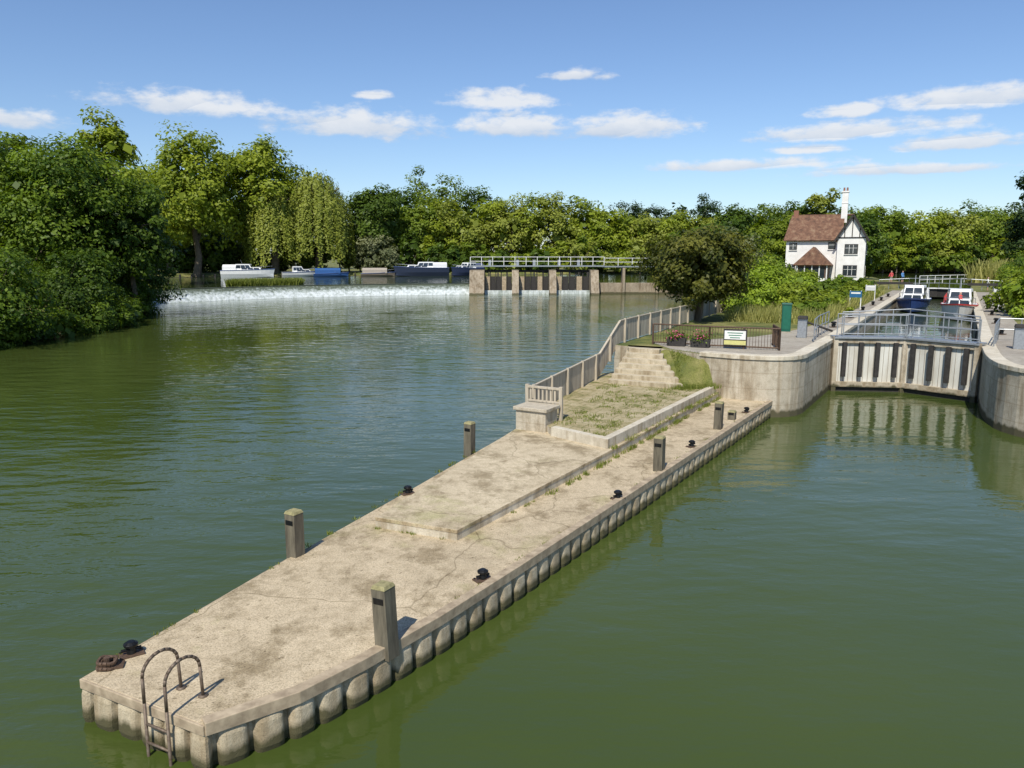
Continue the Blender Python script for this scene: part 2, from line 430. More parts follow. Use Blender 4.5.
def blades(b, pts, h, w, mi):
    n = len(pts); P = np.array(pts)
    hh = h * rng.uniform(.5, 1.25, n); a = rng.uniform(0, 6.28, n)
    t = np.stack([np.cos(a), np.sin(a), np.zeros(n)], 1) * w
    ln = rng.normal(size=(n, 3)) * .3; ln[:, 2] = 1; tip = P + ln * hh[:, None]
    V = np.stack([P - t, P + t, tip + t * .2, tip - t * .2], 1).reshape(-1, 3)
    b.add(V, np.arange(4 * n).reshape(-1, 4), mi, np.repeat(rng.uniform(.1, .8, n), 4))

# ------------------------------------------------------------------ river, ground
def sheet(name, pts, z, mat):
    mb = MB(); n = len(pts)
    mb.v = [(p[0], p[1], z) for p in pts]
    for a, b_, c in tessellate_polygon([[Vector((p[0], p[1], 0)) for p in pts]]):
        A, B, C = pts[a], pts[b_], pts[c]
        if (B[0]-A[0])*(C[1]-A[1])-(B[1]-A[1])*(C[0]-A[0]) < 0: a, c = c, a
        mb.f.append((a, b_, c)); mb.m.append(0)
    return mb.build(name, [mat])

sheet('river_water', [(-400, -200), (600, -200), (600, 142), (-400, 142)], ZW, M['water'])
crest = arc_smooth([(-56, 108), (-51, 116), (-46, 121.5), (-38, 128.5), (-30, 133), (-20, 136.8), (-7, 140)], 1)
sheet('upper_river_water', crest + [(39, 140), (45, 110), (48.9, 95.5), (54.8, 92), (700, 92), (700, 420), (-300, 420), (-300, 112)], ZU, M['water2'])
sheet('lock_chamber_water', [(16.4, 39.2), (19.9, 38.6), (22.2, 35.8), (54.4, 91.8), (48.9, 95.2)], 1.75, M['water2'])
# curved spillway apron, finely divided with an uneven falling sheet of water
mb = MB(); cs_ = resample(crest, .5); fs_ = offs(cs_, 1.0); J = 9
for i, (c0, f0) in enumerate(zip(cs_, fs_)):
    dx, dy = f0[0]-c0[0], f0[1]-c0[1]; l = math.hypot(dx, dy); dx /= l; dy /= l
    for j in range(J):
        t = j / (J - 1); w_ = -.5 + 3.0 * t
        z = ZU + .035 - (ZU - ZW + .06) * (t ** 1.4) + (rng.normal() * .06 if 1 < j < J - 1 else 0)
        mb.v.append((c0[0] + dx*w_, c0[1] + dy*w_, z))
for i in range(len(cs_) - 1):
    for j in range(J - 1):
        mb.f.append((i*J+j, (i+1)*J+j, (i+1)*J+j+1, i*J+j+1)[::-1]); mb.m.append(0)
mb.build('weir_spillway', [M['foam']], smooth=True)
fo = offs(crest, 2.2); ff = offs(crest, 4.6)
sheet('foam_patch', fo + ff[::-1], ZW + .012, M['foams'])
sheet('foam_patch', [(-6, 134), (-4.5, 100), (0.5, 84), (2, 86), (1, 104), (9, 134)], ZW + .016, M['foams'])

g_edge = arc_smooth([(-60, -300), (-56, 20), (-46, 42), (-39.5, 57), (-38.5, 75), (-45, 90), (-53, 108), (-62, 125), (-75, 150), (-80, 176), (-52, 187), (-20, 196), (20, 205), (60, 215), (130, 224), (220, 232), (600, 262)], 1)
g_in = offs(g_edge, -4.5)
mb = MB(); mb.prism(g_in + [(4000, 320), (4000, 4000), (-4000, 4000), (-4000, -300)], -2, ZG, 0, 1)
for i in range(len(g_edge) - 1):
    m0 = ((g_edge[i][0]+g_in[i][0])/2, (g_edge[i][1]+g_in[i][1])/2); m1 = ((g_edge[i+1][0]+g_in[i+1][0])/2, (g_edge[i+1][1]+g_in[i+1][1])/2)
    mb.add([(*g_edge[i], -.6), (*g_edge[i+1], -.6), (*m1, 2.1), (*m0, 2.1)], [(3, 2, 1, 0)], 1)
    mb.add([(*m0, 2.1), (*m1, 2.1), (*g_in[i+1], ZG+.002), (*g_in[i], ZG+.002)], [(3, 2, 1, 0)], 0)
mb.build('ground', [M['field'], M['soil']])

# lock island
bull = arc_smooth([(8.3, 33.75), (10.2, 32.3), (12.2, 32.2), (13.7, 34.7), (16.3, 39.0)], 2)
isl = [(5.0, 37.3), (5.7, 36.45), (7.2, 35.6), (8.3, 33.75)] + bull[1:] + [(48.8, 95.3), (60, 120), (72, 155), (70, 192), (56, 196), (43, 170), (39.5, 141), (33, 110), (26, 85), (16.0, 58.8), (6.0, 39.2)]
mb = MB(); mb.prism(isl, -2, 2.7, 0, 1); mb.build('lock_island_ground', [M['lawn'], M['wall']])
rb = [(54.5, 92), (22.0, 35.7)] + arc_smooth([(22.0, 35.7), (19.9, 31.9), (19.0, 29.2), (20.4, 26.6), (26, 24.6)], 2)[1:] + [(45, 20), (80, 8), (300, -40)]
mb = MB(); mb.prism(rb + [(700, -40), (700, 225), (250, 203), (160, 180), (100, 150), (70, 118)], -2, 2.7, 0, 1)
mb.build('right_bank_ground', [M['lawn'], M['wall']])
pav = [(7.4, 35.5), (8.4, 33.9)] + offs(bull, -.5)[1:] + [(20.5, 47.2), (19, 48.2), (15.5, 43.4), (13.0, 41.0), (10.0, 39.6), (7.0, 38.2)]
sheet('paved_path', pav, 2.706, M['paving'])
sheet('lockside_path', [(20.6, 47.1), (48.4, 95.6), (47.3, 96.2), (19.6, 48.0)], 2.707, M['paving'])
ax = (.5, .866); rt = (.866, -.5)
sheet('lockside_path', [(54.9, 91.6), (22.5, 35.6)] + offs(rb[1:18], -.5)[1:] + [(30, 24), (25.4, 37), (56.0, 90.8)], 2.707, M['paving'])
mb = MB()
strip(mb, bull + [(48.8, 95.3)], .55, .06, 2.62, 2.80)
mb.build('wall_coping', [M['kerb']], bevel=.03)
mb = MB(); strip(mb, rb[:-1], .55, .06, 2.62, 2.80); mb.build('wall_coping', [M['kerb']], bevel=.03)

# ------------------------------------------------------------------ landing stage (jetty)
left = [(5.0, 37.4), (4.0, 36.6), (.48, 27.8), (-2.71, 19.7), (-4.6, 15.05)]
tip = [(-6.34, 10.47), (-4.08, 9.32), (-3.03, 10.08), (-2.27, 10.98), (-1.24, 12.41)]
right = [(.16, 14.6), (11.3, 32.6)]
peri = left + tip + right
jet = bpy.data.objects.new('landing_stage', None); COL.objects.link(jet)
mb = MB(); mb.prism(peri + [(9, 36)], .68, .85, 0, 1); mb.build('deck', [M['deck'], M['coping']], bevel=.015, parent=jet)
mb = MB(); strip(mb, tip[1:] + right, .16, .03, .70, .885, 0); mb.build('edge_beam', [M['coping']], bevel=.012, parent=jet)
mb = MB(); strip(mb, [left[-1]] + tip[:2], .02, .03, .70, .842, 0); mb.build('end_beam', [M['coping']], bevel=.012, parent=jet)
pp = resample(peri, .026)
outn = offs(pp, 1.0)
V = []; s_ = 0; per = .50; pv = rng.uniform(-.018, .012, 400)
for i in range(len(pp)):
    if i: s_ += math.dist(pp[i], pp[i-1])
    ph = (s_ % per) / per; ki = int(s_ / per) % 400
    if ph < .15: o = -.11
    else:
        q = (ph - .15) / .85 * 2 - 1
        o = -.085 + .105 * (max(0, 1 - abs(q) ** 4)) ** .6 + pv[ki]
    dx, dy = outn[i][0] - pp[i][0], outn[i][1] - pp[i][1]; L_ = math.hypot(dx, dy); dx /= L_; dy /= L_
    for z, k in ((-1.5, -.03), (.10, -.03), (.24, .015), (.60, .0), (.68, -.02), (.74, -.09)):
        V.append((pp[i][0] + dx * (o + k), pp[i][1] + dy * (o + k), z))
mb = MB(); mb.add(V, [(6*i+j, 6*i+6+j, 6*i+7+j, 6*i+1+j) for i in range(len(pp)-1) for j in range(5)], 0)
mb.build('sheet_piling', [M['pile']], parent=jet)

mb = MB(); mb.prism([(-3.13, 16.84), (-1.2, 16.0), (2.63, 22.3), (9.05, 33.1), (8, 35), (3, 33), (.2, 26.2)], .8, 1.09, 0, 1)
mb.build('raised_platform', [M['platform'], M['kerb']], bevel=.02, parent=jet)
mb = MB(); mb.prism([(1.3, 24.9), (2.95, 23.15), (8.85, 33.0), (8.4, 34.0), (7.5, 36), (5, 37.6), (4.0, 36.5), (.75, 27.6)], 1.0, 1.32, 0, 1)
mb.build('terrace_ground', [M['terrace'], M['kerb']], parent=jet)
mb = MB(); strip(mb, [(1.3, 24.9), (2.95, 23.15), (8.85, 33.0)], .24, .02, 1.0, 1.40, 0)
mb.build('terrace_kerb', [M['kerb']], bevel=.02, parent=jet)
mb = MB(); strip(mb, [(-3.13, 16.84), (-1.2, 16.0), (2.63, 22.3), (9.05, 33.1)], .10, .012, 1.02, 1.102, 0); mb.build('platform_edge', [M['platform']], bevel=.012, parent=jet)
mb = MB(); ns = 7
for i in range(ns):
    f = i / ns
    a = (4.3 + 1.4 * f, 34 + 2.4 * f); b_ = (7.35 - .65 * f, 32.6 + 3.1 * f)
    z = 1.32 + (i + 1) * 1.38 / ns
    mb.prism([a, b_, (7.5 - .3 * f, 36.4), (5.6, 37.2)], 1.2, z, 0, 0)
mb.build('stone_steps', [M['steps']], bevel=.02, parent=None)
mb = MB(); mb.add([(7.3, 32.6, 1.3), (8.75, 32.75, 1.3), (8.6, 33.8, 2.66), (6.9, 36.0, 2.69)], [(0, 1, 2, 3)], 0)
mb.build('grass_bank', [M['lawn']])
mb = MB(); rzp = math.atan2(-.5, .866)
mb.box((.85, 26.0, 1.25), (1.15, .9, 1.1), rzp, 0); mb.box((.85, 26.0, 1.84), (1.3, 1.05, .12), rzp, 0)
mb.build('stone_pier', [M['wall']], bevel=.02)
mb = MB()
for k in range(7):
    mb.box((.42 + k * .16 * .866 + .25, 26.85 - k * .16 * .5, 2.12), (.07, .05, .5), rzp, 0)
mb.bar((.5, 26.95, 2.42), (1.7, 26.25, 2.42), .12, .08, 0); mb.bar((.5, 26.95, 1.93), (1.7, 26.25, 1.93), .1, .07, 0)
mb.box((.55, 26.92, 1.9), (.12, .12, 1.2), rzp, 0); mb.box((1.7, 26.25, 1.9), (.12, .12, 1.2), rzp, 0)
mb.build('short_balustrade', [M['fence']], bevel=.008)

def board_fence(name, path, h, zb_off=0.05):
    mb = MB(); pts = resample(path, .145)
    for i in range(len(pts) - 1):
        a, b_ = pts[i], pts[i+1]; rz = math.atan2(b_[1]-a[1], b_[0]-a[0])
        L = math.dist(a[:2], b_[:2]); hh = h * rng.uniform(.985, 1.01)
        mb.box(((a[0]+b_[0])/2, (a[1]+b_[1])/2, (a[2]+b_[2])/2 + zb_off + hh/2), (L * .93, .025, hh), rz, int(rng.integers(0, 3)))
        if i % 14 == 0: mb.box((a[0] + .05*math.sin(rz), a[1] - .05*math.cos(rz), a[2] + h/2 + .06), (.11, .11, h + .16), rz, 0)
    for a, b_ in zip(path[:-1], path[1:]):
        for zz in (.25, h - .18):
            off = (-(b_[1]-a[1]), (b_[0]-a[0])); l = math.hypot(*off); ox, oy = off[0]/l*.04, off[1]/l*.04
            mb.bar((a[0]+ox, a[1]+oy, a[2]+zz), (b_[0]+ox, b_[1]+oy, b_[2]+zz), .05, .09, 0)
        mb.bar((a[0], a[1], a[2]+h+.07), (b_[0], b_[1], b_[2]+h+.07), .10, .04, 0)
    mb.build(name, [M['fence'], simple('weathered_fence_b', (.46, .40, .31), (.28, .24, .185), 4, .85, .003, stretch=(3, 3, .3)), simple('weathered_fence_c', (.58, .51, .40), (.38, .33, .25), 4, .85, .003, stretch=(3, 3, .3))])
board_fence('timber_fence', [(.75, 27.5, 1.2), (2.3, 31.4, 1.25), (4.1, 35.7, 1.35), (5.3, 37.7, 2.72), (6.15, 39.3, 2.75), (10.2, 47.2, 2.75), (16.1, 58.9, 2.75)], 1.05)

def mpost(x, y, h=1.0, lean=0):
    mb = MB(); mb.box((0, 0, h/2 - .1), (.27, .27, h + .2), 0, 0); mb.box((0, 0, h + .02), (.285, .285, .06), 0, 1, tp=.8)
    mb.box((.0, -.14, h * .8), (.2, .012, .10), 0, 2)
    o = mb.build('mooring_post', [M['post'], M['postcap'], M['iron']], bevel=.02, loc=(x, y, .85), rz=rzp)
    o.rotation_euler[1] = lean
for p in ((-4.5, 15.2, .92, .0), (-2.0, 11.45, .98, -.05), (-1.35, 23.7, .93, .02), (4.25, 21.55, .98, 0), (7.4, 27.0, .95, .02), (8.35, 28.6, .3, 0)):
    mpost(*p)
def bollard(x, y, z=.85, s=1.0):
    mb = MB(); mb.box((0, 0, .015), (.42*s, .26*s, .03), 0, 1)
    mb.cyl((0, 0, .03), (0, 0, .17*s), .085*s, .065*s, 14, 0); mb.cyl((0, 0, .17*s), (0, 0, .22*s), .12*s, .13*s, 14, 0); mb.cyl((0, 0, .22*s), (0, 0, .26*s), .13*s, .07*s, 14, 0)
    mb.cyl((-.17*s, 0, .11*s), (.17*s, 0, .11*s), .03*s, .03*s, 8, 0)
    for dx in (-.17, .17):
        mb.cyl((dx*s, .09*s, .03), (dx*s, .09*s, .05), .02, .02, 6, 0)
    mb.build('mooring_bollard', [M['iron'], M['rust']], bevel=.006, loc=(x, y, z), rz=.6)
for p in ((-5.94, 11.15), (-.56, 13.95), (2.71, 18.95), (-2.72, 19.35), (5.85, 24.35), (9.3, 29.9)): bollard(*p, s=.85)
mb = MB()
for r, z in ((.14, .03), (.11, .07), (.13, .11)):
    pts = [(r*math.cos(t), r*math.sin(t), z + .015*math.sin(3*t)) for t in np.linspace(0, 2*math.pi, 17)]
    mb.path(pts, .028, 6, 0)
mb.box((.05, 0, .02), (.36, .2, .03), .3, 0); mb.cyl((0, 0, 0), (0, 0, .16), .05, .05, 10, 0)
mb.build('rusty_mooring_ring', [M['rust']], loc=(-6.12, 10.78, .85))
# ladder
mb = MB()
inn_ = Vector((.454, .89, 0)); P0 = Vector((-6.34, 10.47, 0)); PE = Vector((2.26, -1.15, 0))
for f in (.60, .775):
    b0 = P0 + PE * f
    o1 = b0 - inn_ * .12
    pts = [Vector((o1.x, o1.y, -1.0)), Vector((o1.x, o1.y, .95))]
    for t in np.linspace(0, math.pi, 11):
        c = b0 + inn_ * .17
        q = c - inn_ * .29 * math.cos(t); pts.append(Vector((q.x, q.y, 1.32 + .25 * math.sin(t))))
    q = b0 + inn_ * .48; pts.append(Vector((q.x, q.y, .85)))
    mb.path(pts, .024, 8, 0); mb.cyl((q.x, q.y, .85), (q.x, q.y, .87), .07, .07, 10, 0)
a0 = P0 + PE * .60 - inn_ * .12; a1 = P0 + PE * .775 - inn_ * .12
for z in (-.2, .08, .36, .64):
    mb.cyl((a0.x, a0.y, z), (a1.x, a1.y, z), .02, .02, 8, 0)
mb.build('ladder', [M['ladder']], smooth=True)

# weeds and tufts
b = Bucket()
def tufts(path, n, z, jit, h, w=.012):
    P = []
    pts = np.array(resample(path, .05))
    cl = pts[rng.integers(0, len(pts), max(3, n // 14))]
    for c in cl:
        for _ in range(14): P.append((c[0] + rng.normal() * jit, c[1] + rng.normal() * jit, z))
    blades(b, P, h, w, 0)
tufts([(1.0, 19.3), (2.75, 22.2), (9.1, 33.0)], 1300, .85, .05, .12)
tufts([(-3.1, 16.75), (-1.15, 15.95), (1.0, 19.4)], 200, .85, .03, .06, .008)
tufts([(3.1, 23.1), (8.9, 32.8)], 600, 1.09, .06, .12)
tufts([(-4.6, 15.1), (-1.0, 24.2)], 260, .85, .05, .07)
tufts([(-6.2, 10.9), (-4.6, 15.0)], 120, .85, .03, .05, .009)
tufts([(-1.15, 12.8), (10.6, 31.8)], 300, .85, .04, .05, .009)
tufts([(7.1, 32.6), (8.8, 32.9)], 900, 1.32, .15, .2, .015)
P = []
for _ in range(120):
    s0, s1 = rng.uniform(0, 1), rng.uniform(.02, .95)
    a = np.array((1.4, 25.4)) * (1-s0) + np.array((4.2, 34.5)) * s0; c = np.array((2.9, 23.6)) * (1-s0) + np.array((8.5, 32.8)) * s0
    q = a * (1-s1) + c * s1
    for k in range(20): P.append((q[0]+rng.normal()*.11, q[1]+rng.normal()*.11, 1.32))
blades(b, P, .08, .012, 0)
P = [(7.3 + s*(1.2), 32.7 + s*.1 + t*2.6*(1-s*.6), 1.32 + t*1.3) for s, t in rng.uniform(0, 1, (1800, 2))]
blades(b, P, .15, .016, 0)
b.build('grass_tufts', [M['grassb']])

# ------------------------------------------------------------------ railings
def railing(name, path, h, mats, post=1.6, rails=(1.0, .5), r=.03, bars=False, pr=None):
    mb = MB(); pr = pr or r
    for a, b_ in zip(path[:-1], path[1:]):
        L = math.dist(a, b_); k = max(1, round(L / post))
        for i in range(k + 1):
            p = [a[j] + (b_[j]-a[j]) * i / k for j in range(3)]
            mb.cyl(p, (p[0], p[1], p[2] + h), pr, pr, 8, 0)
        for q in rails:
            mb.cyl((a[0], a[1], a[2]+h*q), (b_[0], b_[1], b_[2]+h*q), r, r, 8, 0)
        if bars:
            k = int(L / bars)
            for i in range(k):
                p = [a[j] + (b_[j]-a[j]) * i / k for j in range(3)]
                mb.cyl((p[0], p[1], p[2]+.1), (p[0], p[1], p[2]+h), .011, .011, 5, 0)
    return mb.build(name, mats)
railing('dark_railing', [(6.9, 37.5, 2.7), (9.3, 36.1, 2.7), (12.2, 34.9, 2.7)], 1.0, [M['rust']], 1.9, (1.0, .12), .035, .13, .05)
railing('dark_railing', [(12.2, 34.9, 2.7), (12.6, 37.0, 2.7)], 1.0, [M['rust']], 1.2, (1.0, .12), .035, .13, .05)
mb = MB(); rr_ = math.atan2(34.9-36.1, 12.2-9.3)
mb.box((0, 0, 0), (1.05, .04, .75), 0, 0); mb.box((0, -.025, .1), (.95, .012, .4), 0, 1); mb.box((0, -.025, -.25), (.98, .012, .2), 0, 2)
for k in range(3): mb.box((0, -.034, .2 - k * .11), (.7 - k * .12, .006, .04), 0, 3)
mb.build('notice_sign', [M['dark'], M['white'], flat('sign_yellow', (.62, .58, .22)), flat('sign_green', (.05, .2, .12))], loc=(10.35, 35.55, 3.25), rz=rr_)
for (px, py) in ((7.9, 36.75), (8.9, 36.15)):
    b = Bucket(); mb = MB(); mb.box((0, 0, .2), (.85, .35, .4), 0, 0, 1.08); mb.build('flower_planter', [M['dark']], bevel=.02, loc=(px, py, 2.7), rz=rr_)
    P = rng.normal(size=(420, 3)) * np.array([.28, .14, .13]) + np.array([px, py, 3.2]); d = P - np.array([px, py, 3.1]); d /= np.linalg.norm(d, axis=1)[:, None]
    b.leaves(P[:310], .06, d[:310], rng.uniform(0, .6, 310), 0); b.leaves(P[310:] + [0, -.05, .06], .045, d[310:], rng.uniform(0, .8, 110), 1)
    b.build('bedding_flowers', [M['f_mid'], M['flower']])
mb = MB(); mb.box((0, 0, .8), (.5, .4, 1.6), 0, 0); mb.box((0, 0, 1.63), (.58, .48, .07), 0, 0, .9); mb.box((0, -.205, .85), (.4, .012, 1.3), 0, 1); mb.box((0, 0, .04), (.6, .5, .08), 0, 2)
mb.build('green_cabinet', [flat('green_paint', (.01, .10, .065)), flat('green_paint_door', (.015, .13, .08)), M['paving']], bevel=.015, loc=(15.4, 43.2, 2.7), rz=-.3)

# ------------------------------------------------------------------ lower lock gates
apex = (19.85, 38.6)
def leaf_gate(hinge):
    mb = MB(); hx, hy = hinge; dx, dy = apex[0]-hx, apex[1]-hy; L = math.hypot(dx, dy); ux, uy = dx/L, dy/L
    nx, ny = -.5, -.866
    if nx*(-uy)+ny*ux > 0: nx, ny = -uy, ux
    else: nx, ny = uy, -ux
    rz = math.atan2(uy, ux)
    def at(s, o, z): return (hx + ux*s + nx*o, hy + uy*s + ny*o, z)
    mb.box(at(L/2, 0, 1.3), (L - .04, .30, 3.0), rz, 0)
    k = int(L / .24)
    for i in range(k + 1): mb.box(at(.1 + i*(L-.2)/k, .162, 1.65), (.025, .02, 2.2), rz, 3)
    for z in (2.72,): mb.box(at(L/2, .22, z), (L, .16, .2), rz, 1)
    mb.box(at(L/2, .24, .52), (L, .22, .26), rz, 1); mb.box(at(L/2, .16, .1), (L - .05, .06, .5), rz, 2)
    for s in (.45, 1.15, 1.85, 2.6):
        mb.box(at(s * L / 3.1, .36, 1.8), (.2, .2, 1.75), rz, 2)
    mb.box(at(.1, .2, 1.4), (.22, .26, 3.1), rz, 1); mb.box(at(L - .1, .2, 1.4), (.2, .24, 3.1), rz, 1)
    mb.box(at(L/2, -.05, 2.9), (L, .9, .1), rz, 4)
    return mb.build('lock_gate', [M['gate'], M['gatelow'], M['dark'], M['paving'], M['galv']], bevel=.012)
leaf_gate((16.35, 39.05)); leaf_gate((22.0, 35.75))
def off2(p, a, r, z): return (p[0] + ax[0]*a + rt[0]*r, p[1] + ax[1]*a + rt[1]*r, z)
H0 = (16.3, 39.0)
for hi in ((16.35, 39.05), (22.0, 35.75)):
    dx, dy = apex[0]-hi[0], apex[1]-hi[1]
    railing('gate_railing', [(hi[0]+.1*dx, hi[1]+.1*dy-.35, 2.95), (apex[0]-.04*dx, apex[1]-.04*dy-.35, 2.95)], 1.1, [M['galv']], 1.0, (1.0, .55, .15), .026)
    railing('gate_railing', [(hi[0]+.1*dx, hi[1]+.1*dy+.4, 2.95), (apex[0]-.04*dx, apex[1]-.04*dy+.4, 2.95)], 1.1, [M['galv']], 1.0, (1.0, .55), .026)
railing('steel_railing', [off2(H0, -1.2, -.7, 2.75), off2(H0, 1.5, -.9, 2.75), off2(H0, 5, -.9, 2.75)], 1.1, [M['galv']], 1.3, (1.0, .5), .028)
railing('steel_railing', [off2(H0, .2, 7.0, 2.75), off2(H0, 4.2, 7.3, 2.75), off2(H0, 4.4, 9.2, 2.75)], 1.1, [M['galv']], 1.2, (1.0, .5), .028)
railing('steel_railing', [off2(H0, 1.9, .2, 2.75), off2(H0, 3.1, 3.3, 2.95), off2(H0, 1.9, 6.4, 2.75)], 1.3, [M['galv']], .9, (1.0, .8), .03)
for p in (off2(H0, .8, -1.6, 2.7), off2(H0, .6, 8.0, 2.7)):
    mb = MB(); mb.box((0, 0, .5), (.45, .4, 1.0), 0, 0); mb.box((0, -.05, 1.08), (.5, .5, .16), 0, 1, .85); mb.cyl((0, 0, .9), (1.4, .8, .35), .06, .06, 8, 1)
    mb.build('lock_control_pedestal', [M['galv'], M['dark']], bevel=.02, loc=p, rz=-.5)
for a_ in (14, 30, 44):
    mb = MB(); q = off2(H0, a_, 6.55, 0)
    for z in np.arange(1.2, 2.7, .28): mb.cyl((q[0]-.1, q[1]-.25, z), (q[0]+.12, q[1]+.2, z), .02, .02, 6, 0)
    for d_ in (-.25, .22): mb.cyl((q[0]+d_*.45, q[1]+d_, .5), (q[0]+d_*.45, q[1]+d_, 2.9), .03, .03, 6, 0)
    mb.build('lock_wall_ladder', [M['dark']])
for a_ in (8, 16, 24, 32, 40, 48):
    for r_ in (-1.0, 7.6):
        q = off2(H0, a_, r_, 2.7); bollard(q[0], q[1], 2.72, 1.3)

# upper lock gates
UL, UR = (48.8, 95.3), (54.5, 92.0)
ap2 = (52.4, 95.4)
mb = MB()
for hg in (UL, UR):
    rz = math.atan2(ap2[1]-hg[1], ap2[0]-hg[0]); L = math.dist(hg, ap2); c = ((hg[0]+ap2[0])/2, (hg[1]+ap2[1])/2)
    mb.box((c[0], c[1], 1.4), (L, .35, 3.1), rz, 0); mb.box((c[0], c[1], 3.0), (L+.2, .8, .12), rz, 1)
mb.build('lock_gate', [M['dark'], M['white']], bevel=.01)
railing('gate_railing', [(UL[0]-3, UL[1]+1.4, 2.8), (UL[0], UL[1], 3.0), (ap2[0], ap2[1]-.3, 3.05), (UR[0], UR[1], 3.0), (UR[0]+3, UR[1]-1.6, 2.8)], 1.2, [M['galv']], 1.1, (1.0, .5), .035)
mb = MB()
for s0, s1 in (((UL[0]-4.5, UL[1]+2.0), (UL[0]+.4, UL[1]-.2)), ((UR[0]+5, UR[1]-2.8), (UR[0]-.3, UR[1]+.2))):
    mb.bar((*s0, 3.6), (*s1, 3.6), .3, .3, 0); mb.bar((s0[0], s0[1], 3.6), (s0[0]+.12*(s1[0]-s0[0]), s0[1]+.12*(s1[1]-s0[1]), 3.6), .32, .32, 1)
mb.build('balance_beam', [M['dark'], M['white']])
railing('white_railing', [(62, 118, 2.7), (78, 128, 2.7), (95, 140, 2.7)], 1.2, [M['white']], 2.2, (1.0, .5), .05)

# ------------------------------------------------------------------ lock keeper's house
mb = MB()  # local: x right, -y toward viewer
WZ = 6.0
mb.box((-1.8, 3.2, WZ/2), (7.4, 6.4, WZ), 0, 0)
mb.box((3.6, 2.6, 3.1), (3.8, 7.2, 6.2), 0, 0)
ez, rz_ = 5.9, 9.4
mb.slab([(-5.9, -.45, ez-.15), (2.3, -.45, ez-.15), (2.3, 3.2, rz_), (-5.2, 3.2, rz_)], .16, 1)
mb.slab([(2.3, 6.85, ez-.15), (-5.9, 6.85, ez-.15), (-5.2, 3.2, rz_), (2.3, 3.2, rz_)], .16, 1)
mb.add([(-5.5, 0, 6), (-5.5, 6.4, 6), (-5.5, 3.2, 9.2)], [(0, 1, 2)], 0)
mb.cyl((-5.2, 3.2, rz_+.14), (3.6, 3.2, rz_+.14), .13, .13, 8, 1)
mb.add([(1.7, -1.0, 6.2), (5.5, -1.0, 6.2), (3.6, -1.0, 9.2), (1.7, 6.2, 6.2), (5.5, 6.2, 6.2), (3.6, 6.2, 9.2)], [(0, 1, 2), (4, 3, 5)], 0)
mb.slab([(1.3, -1.45, 5.75), (3.6, -1.45, 9.35), (3.6, 6.6, 9.35), (1.3, 6.6, 5.75)][::-1], .16, 1)
mb.slab([(5.9, -1.45, 5.75), (5.9, 6.6, 5.75), (3.6, 6.6, 9.35), (3.6, -1.45, 9.35)][::-1], .16, 1)
for sx in (1.3, 5.9): mb.bar((sx, -1.5, 5.72), (3.6, -1.5, 9.35), .06, .26, 2)
for sx, zt in ((2.6, 7.5), (3.6, 9.0), (4.6, 7.5)): mb.box((sx, -1.03, (6.2+zt)/2), (.12, .06, zt-6.2), 0, 2)
mb.box((3.6, -1.04, 6.2), (3.9, .07, .16), 0, 2)
mb.box((2.2, 3.0, 10.6), (.85, .85, 4.4), 0, 0); mb.box((2.2, 3.0, 12.8), (1.05, 1.05, .2), 0, 0); mb.box((2.2, 3.0, 11.2), (.95, .95, .12), 0, 0)
for dx in (-.22, .22): mb.cyl((2.2+dx, 3, 12.85), (2.2+dx, 3, 13.4), .15, .12, 10, 5)
mb.box((-4.6, 3.2, 9.6), (.7, .7, 1.4), 0, 5)
# gabled timber porch wing standing forward of the house
mb.box((-1.3, -2.6, 1.3), (4.2, 5.2, 2.6), 0, 6)
mb.slab([(-3.9, -5.6, 2.35), (-1.3, -4.6, 4.9), (-1.3, 0, 4.9), (-3.9, 0, 2.35)][::-1], .14, 1)
mb.slab([(1.3, -5.6, 2.35), (1.3, 0, 2.35), (-1.3, 0, 4.9), (-1.3, -4.6, 4.9)][::-1], .14, 1)
mb.slab([(-3.9, -5.6, 2.35), (1.3, -5.6, 2.35), (-1.3, -4.6, 4.9)], .14, 1)
mb.box((-1.3, -5.24, 1.2), (3.4, .1, 1.7), 0, 4)
for dx in (-2.0, -1.0, 0, 1.0, 2.0): mb.box((-1.3+dx, -5.3, 1.3), (.14, .12, 2.5), 0, 3)
mb.box((-1.3, -5.3, .35), (4.2, .1, .5), 0, 3)
def window(x, y, z, w, h, side=False):
    if side:
        mb.box((x+.02, y, z), (.1, w+.2, h+.2), 0, 2); mb.box((x+.085, y, z), (.04, w, h), 0, 4)
        mb.box((x+.12, y, z), (.04, .07, h), 0, 3); mb.box((x+.05, y, z-h/2-.14), (.26, w+.3, .08), 0, 3); return
    mb.box((x, y-.02, z), (w+.2, .1, h+.2), 0, 2); mb.box((x, y-.085, z), (w, .04, h), 0, 4)
    k = max(1, round(w/.55))
    for i in range(1, k): mb.box((x-w/2+i*w/k, y-.12, z), (.05, .04, h), 0, 3)
    mb.box((x, y-.118, z+h*.12), (w, .036, .04), 0, 3); mb.box((x, y-.05, z-h/2-.14), (w+.3, .26, .08), 0, 3)
window(3.6, -1.0, 4.6, 1.6, 1.2); window(3.6, -1.0, 1.6, 1.7, 1.3); window(-4.5, 0, 5.0, .9, .8); window(.9, 0, 5.1, .8, .8); window(-4.6, 0, 1.8, .9, 1.1)
window(5.5, 1.2, 4.6, 1.3, 1.2, True); window(5.5, 4.4, 4.6, 1.3, 1.2, True); window(5.5, 1.2, 1.6, 1.3, 1.3, True)
mb.box((5.53, 3.0, 1.1), (.1, 1.0, 2.2), 0, 2)
ho = mb.build('lock_keepers_house', [M['render'], M['tiles'], M['dark'], M['white'], M['glass'], M['brick'], simple('porch_timber', (.16, .10, .07), (.09, .06, .045), 5, .8)], loc=(44.7, 111.5, 3.3), rz=math.radians(-25))
ho.scale = (.96, .96, .99)
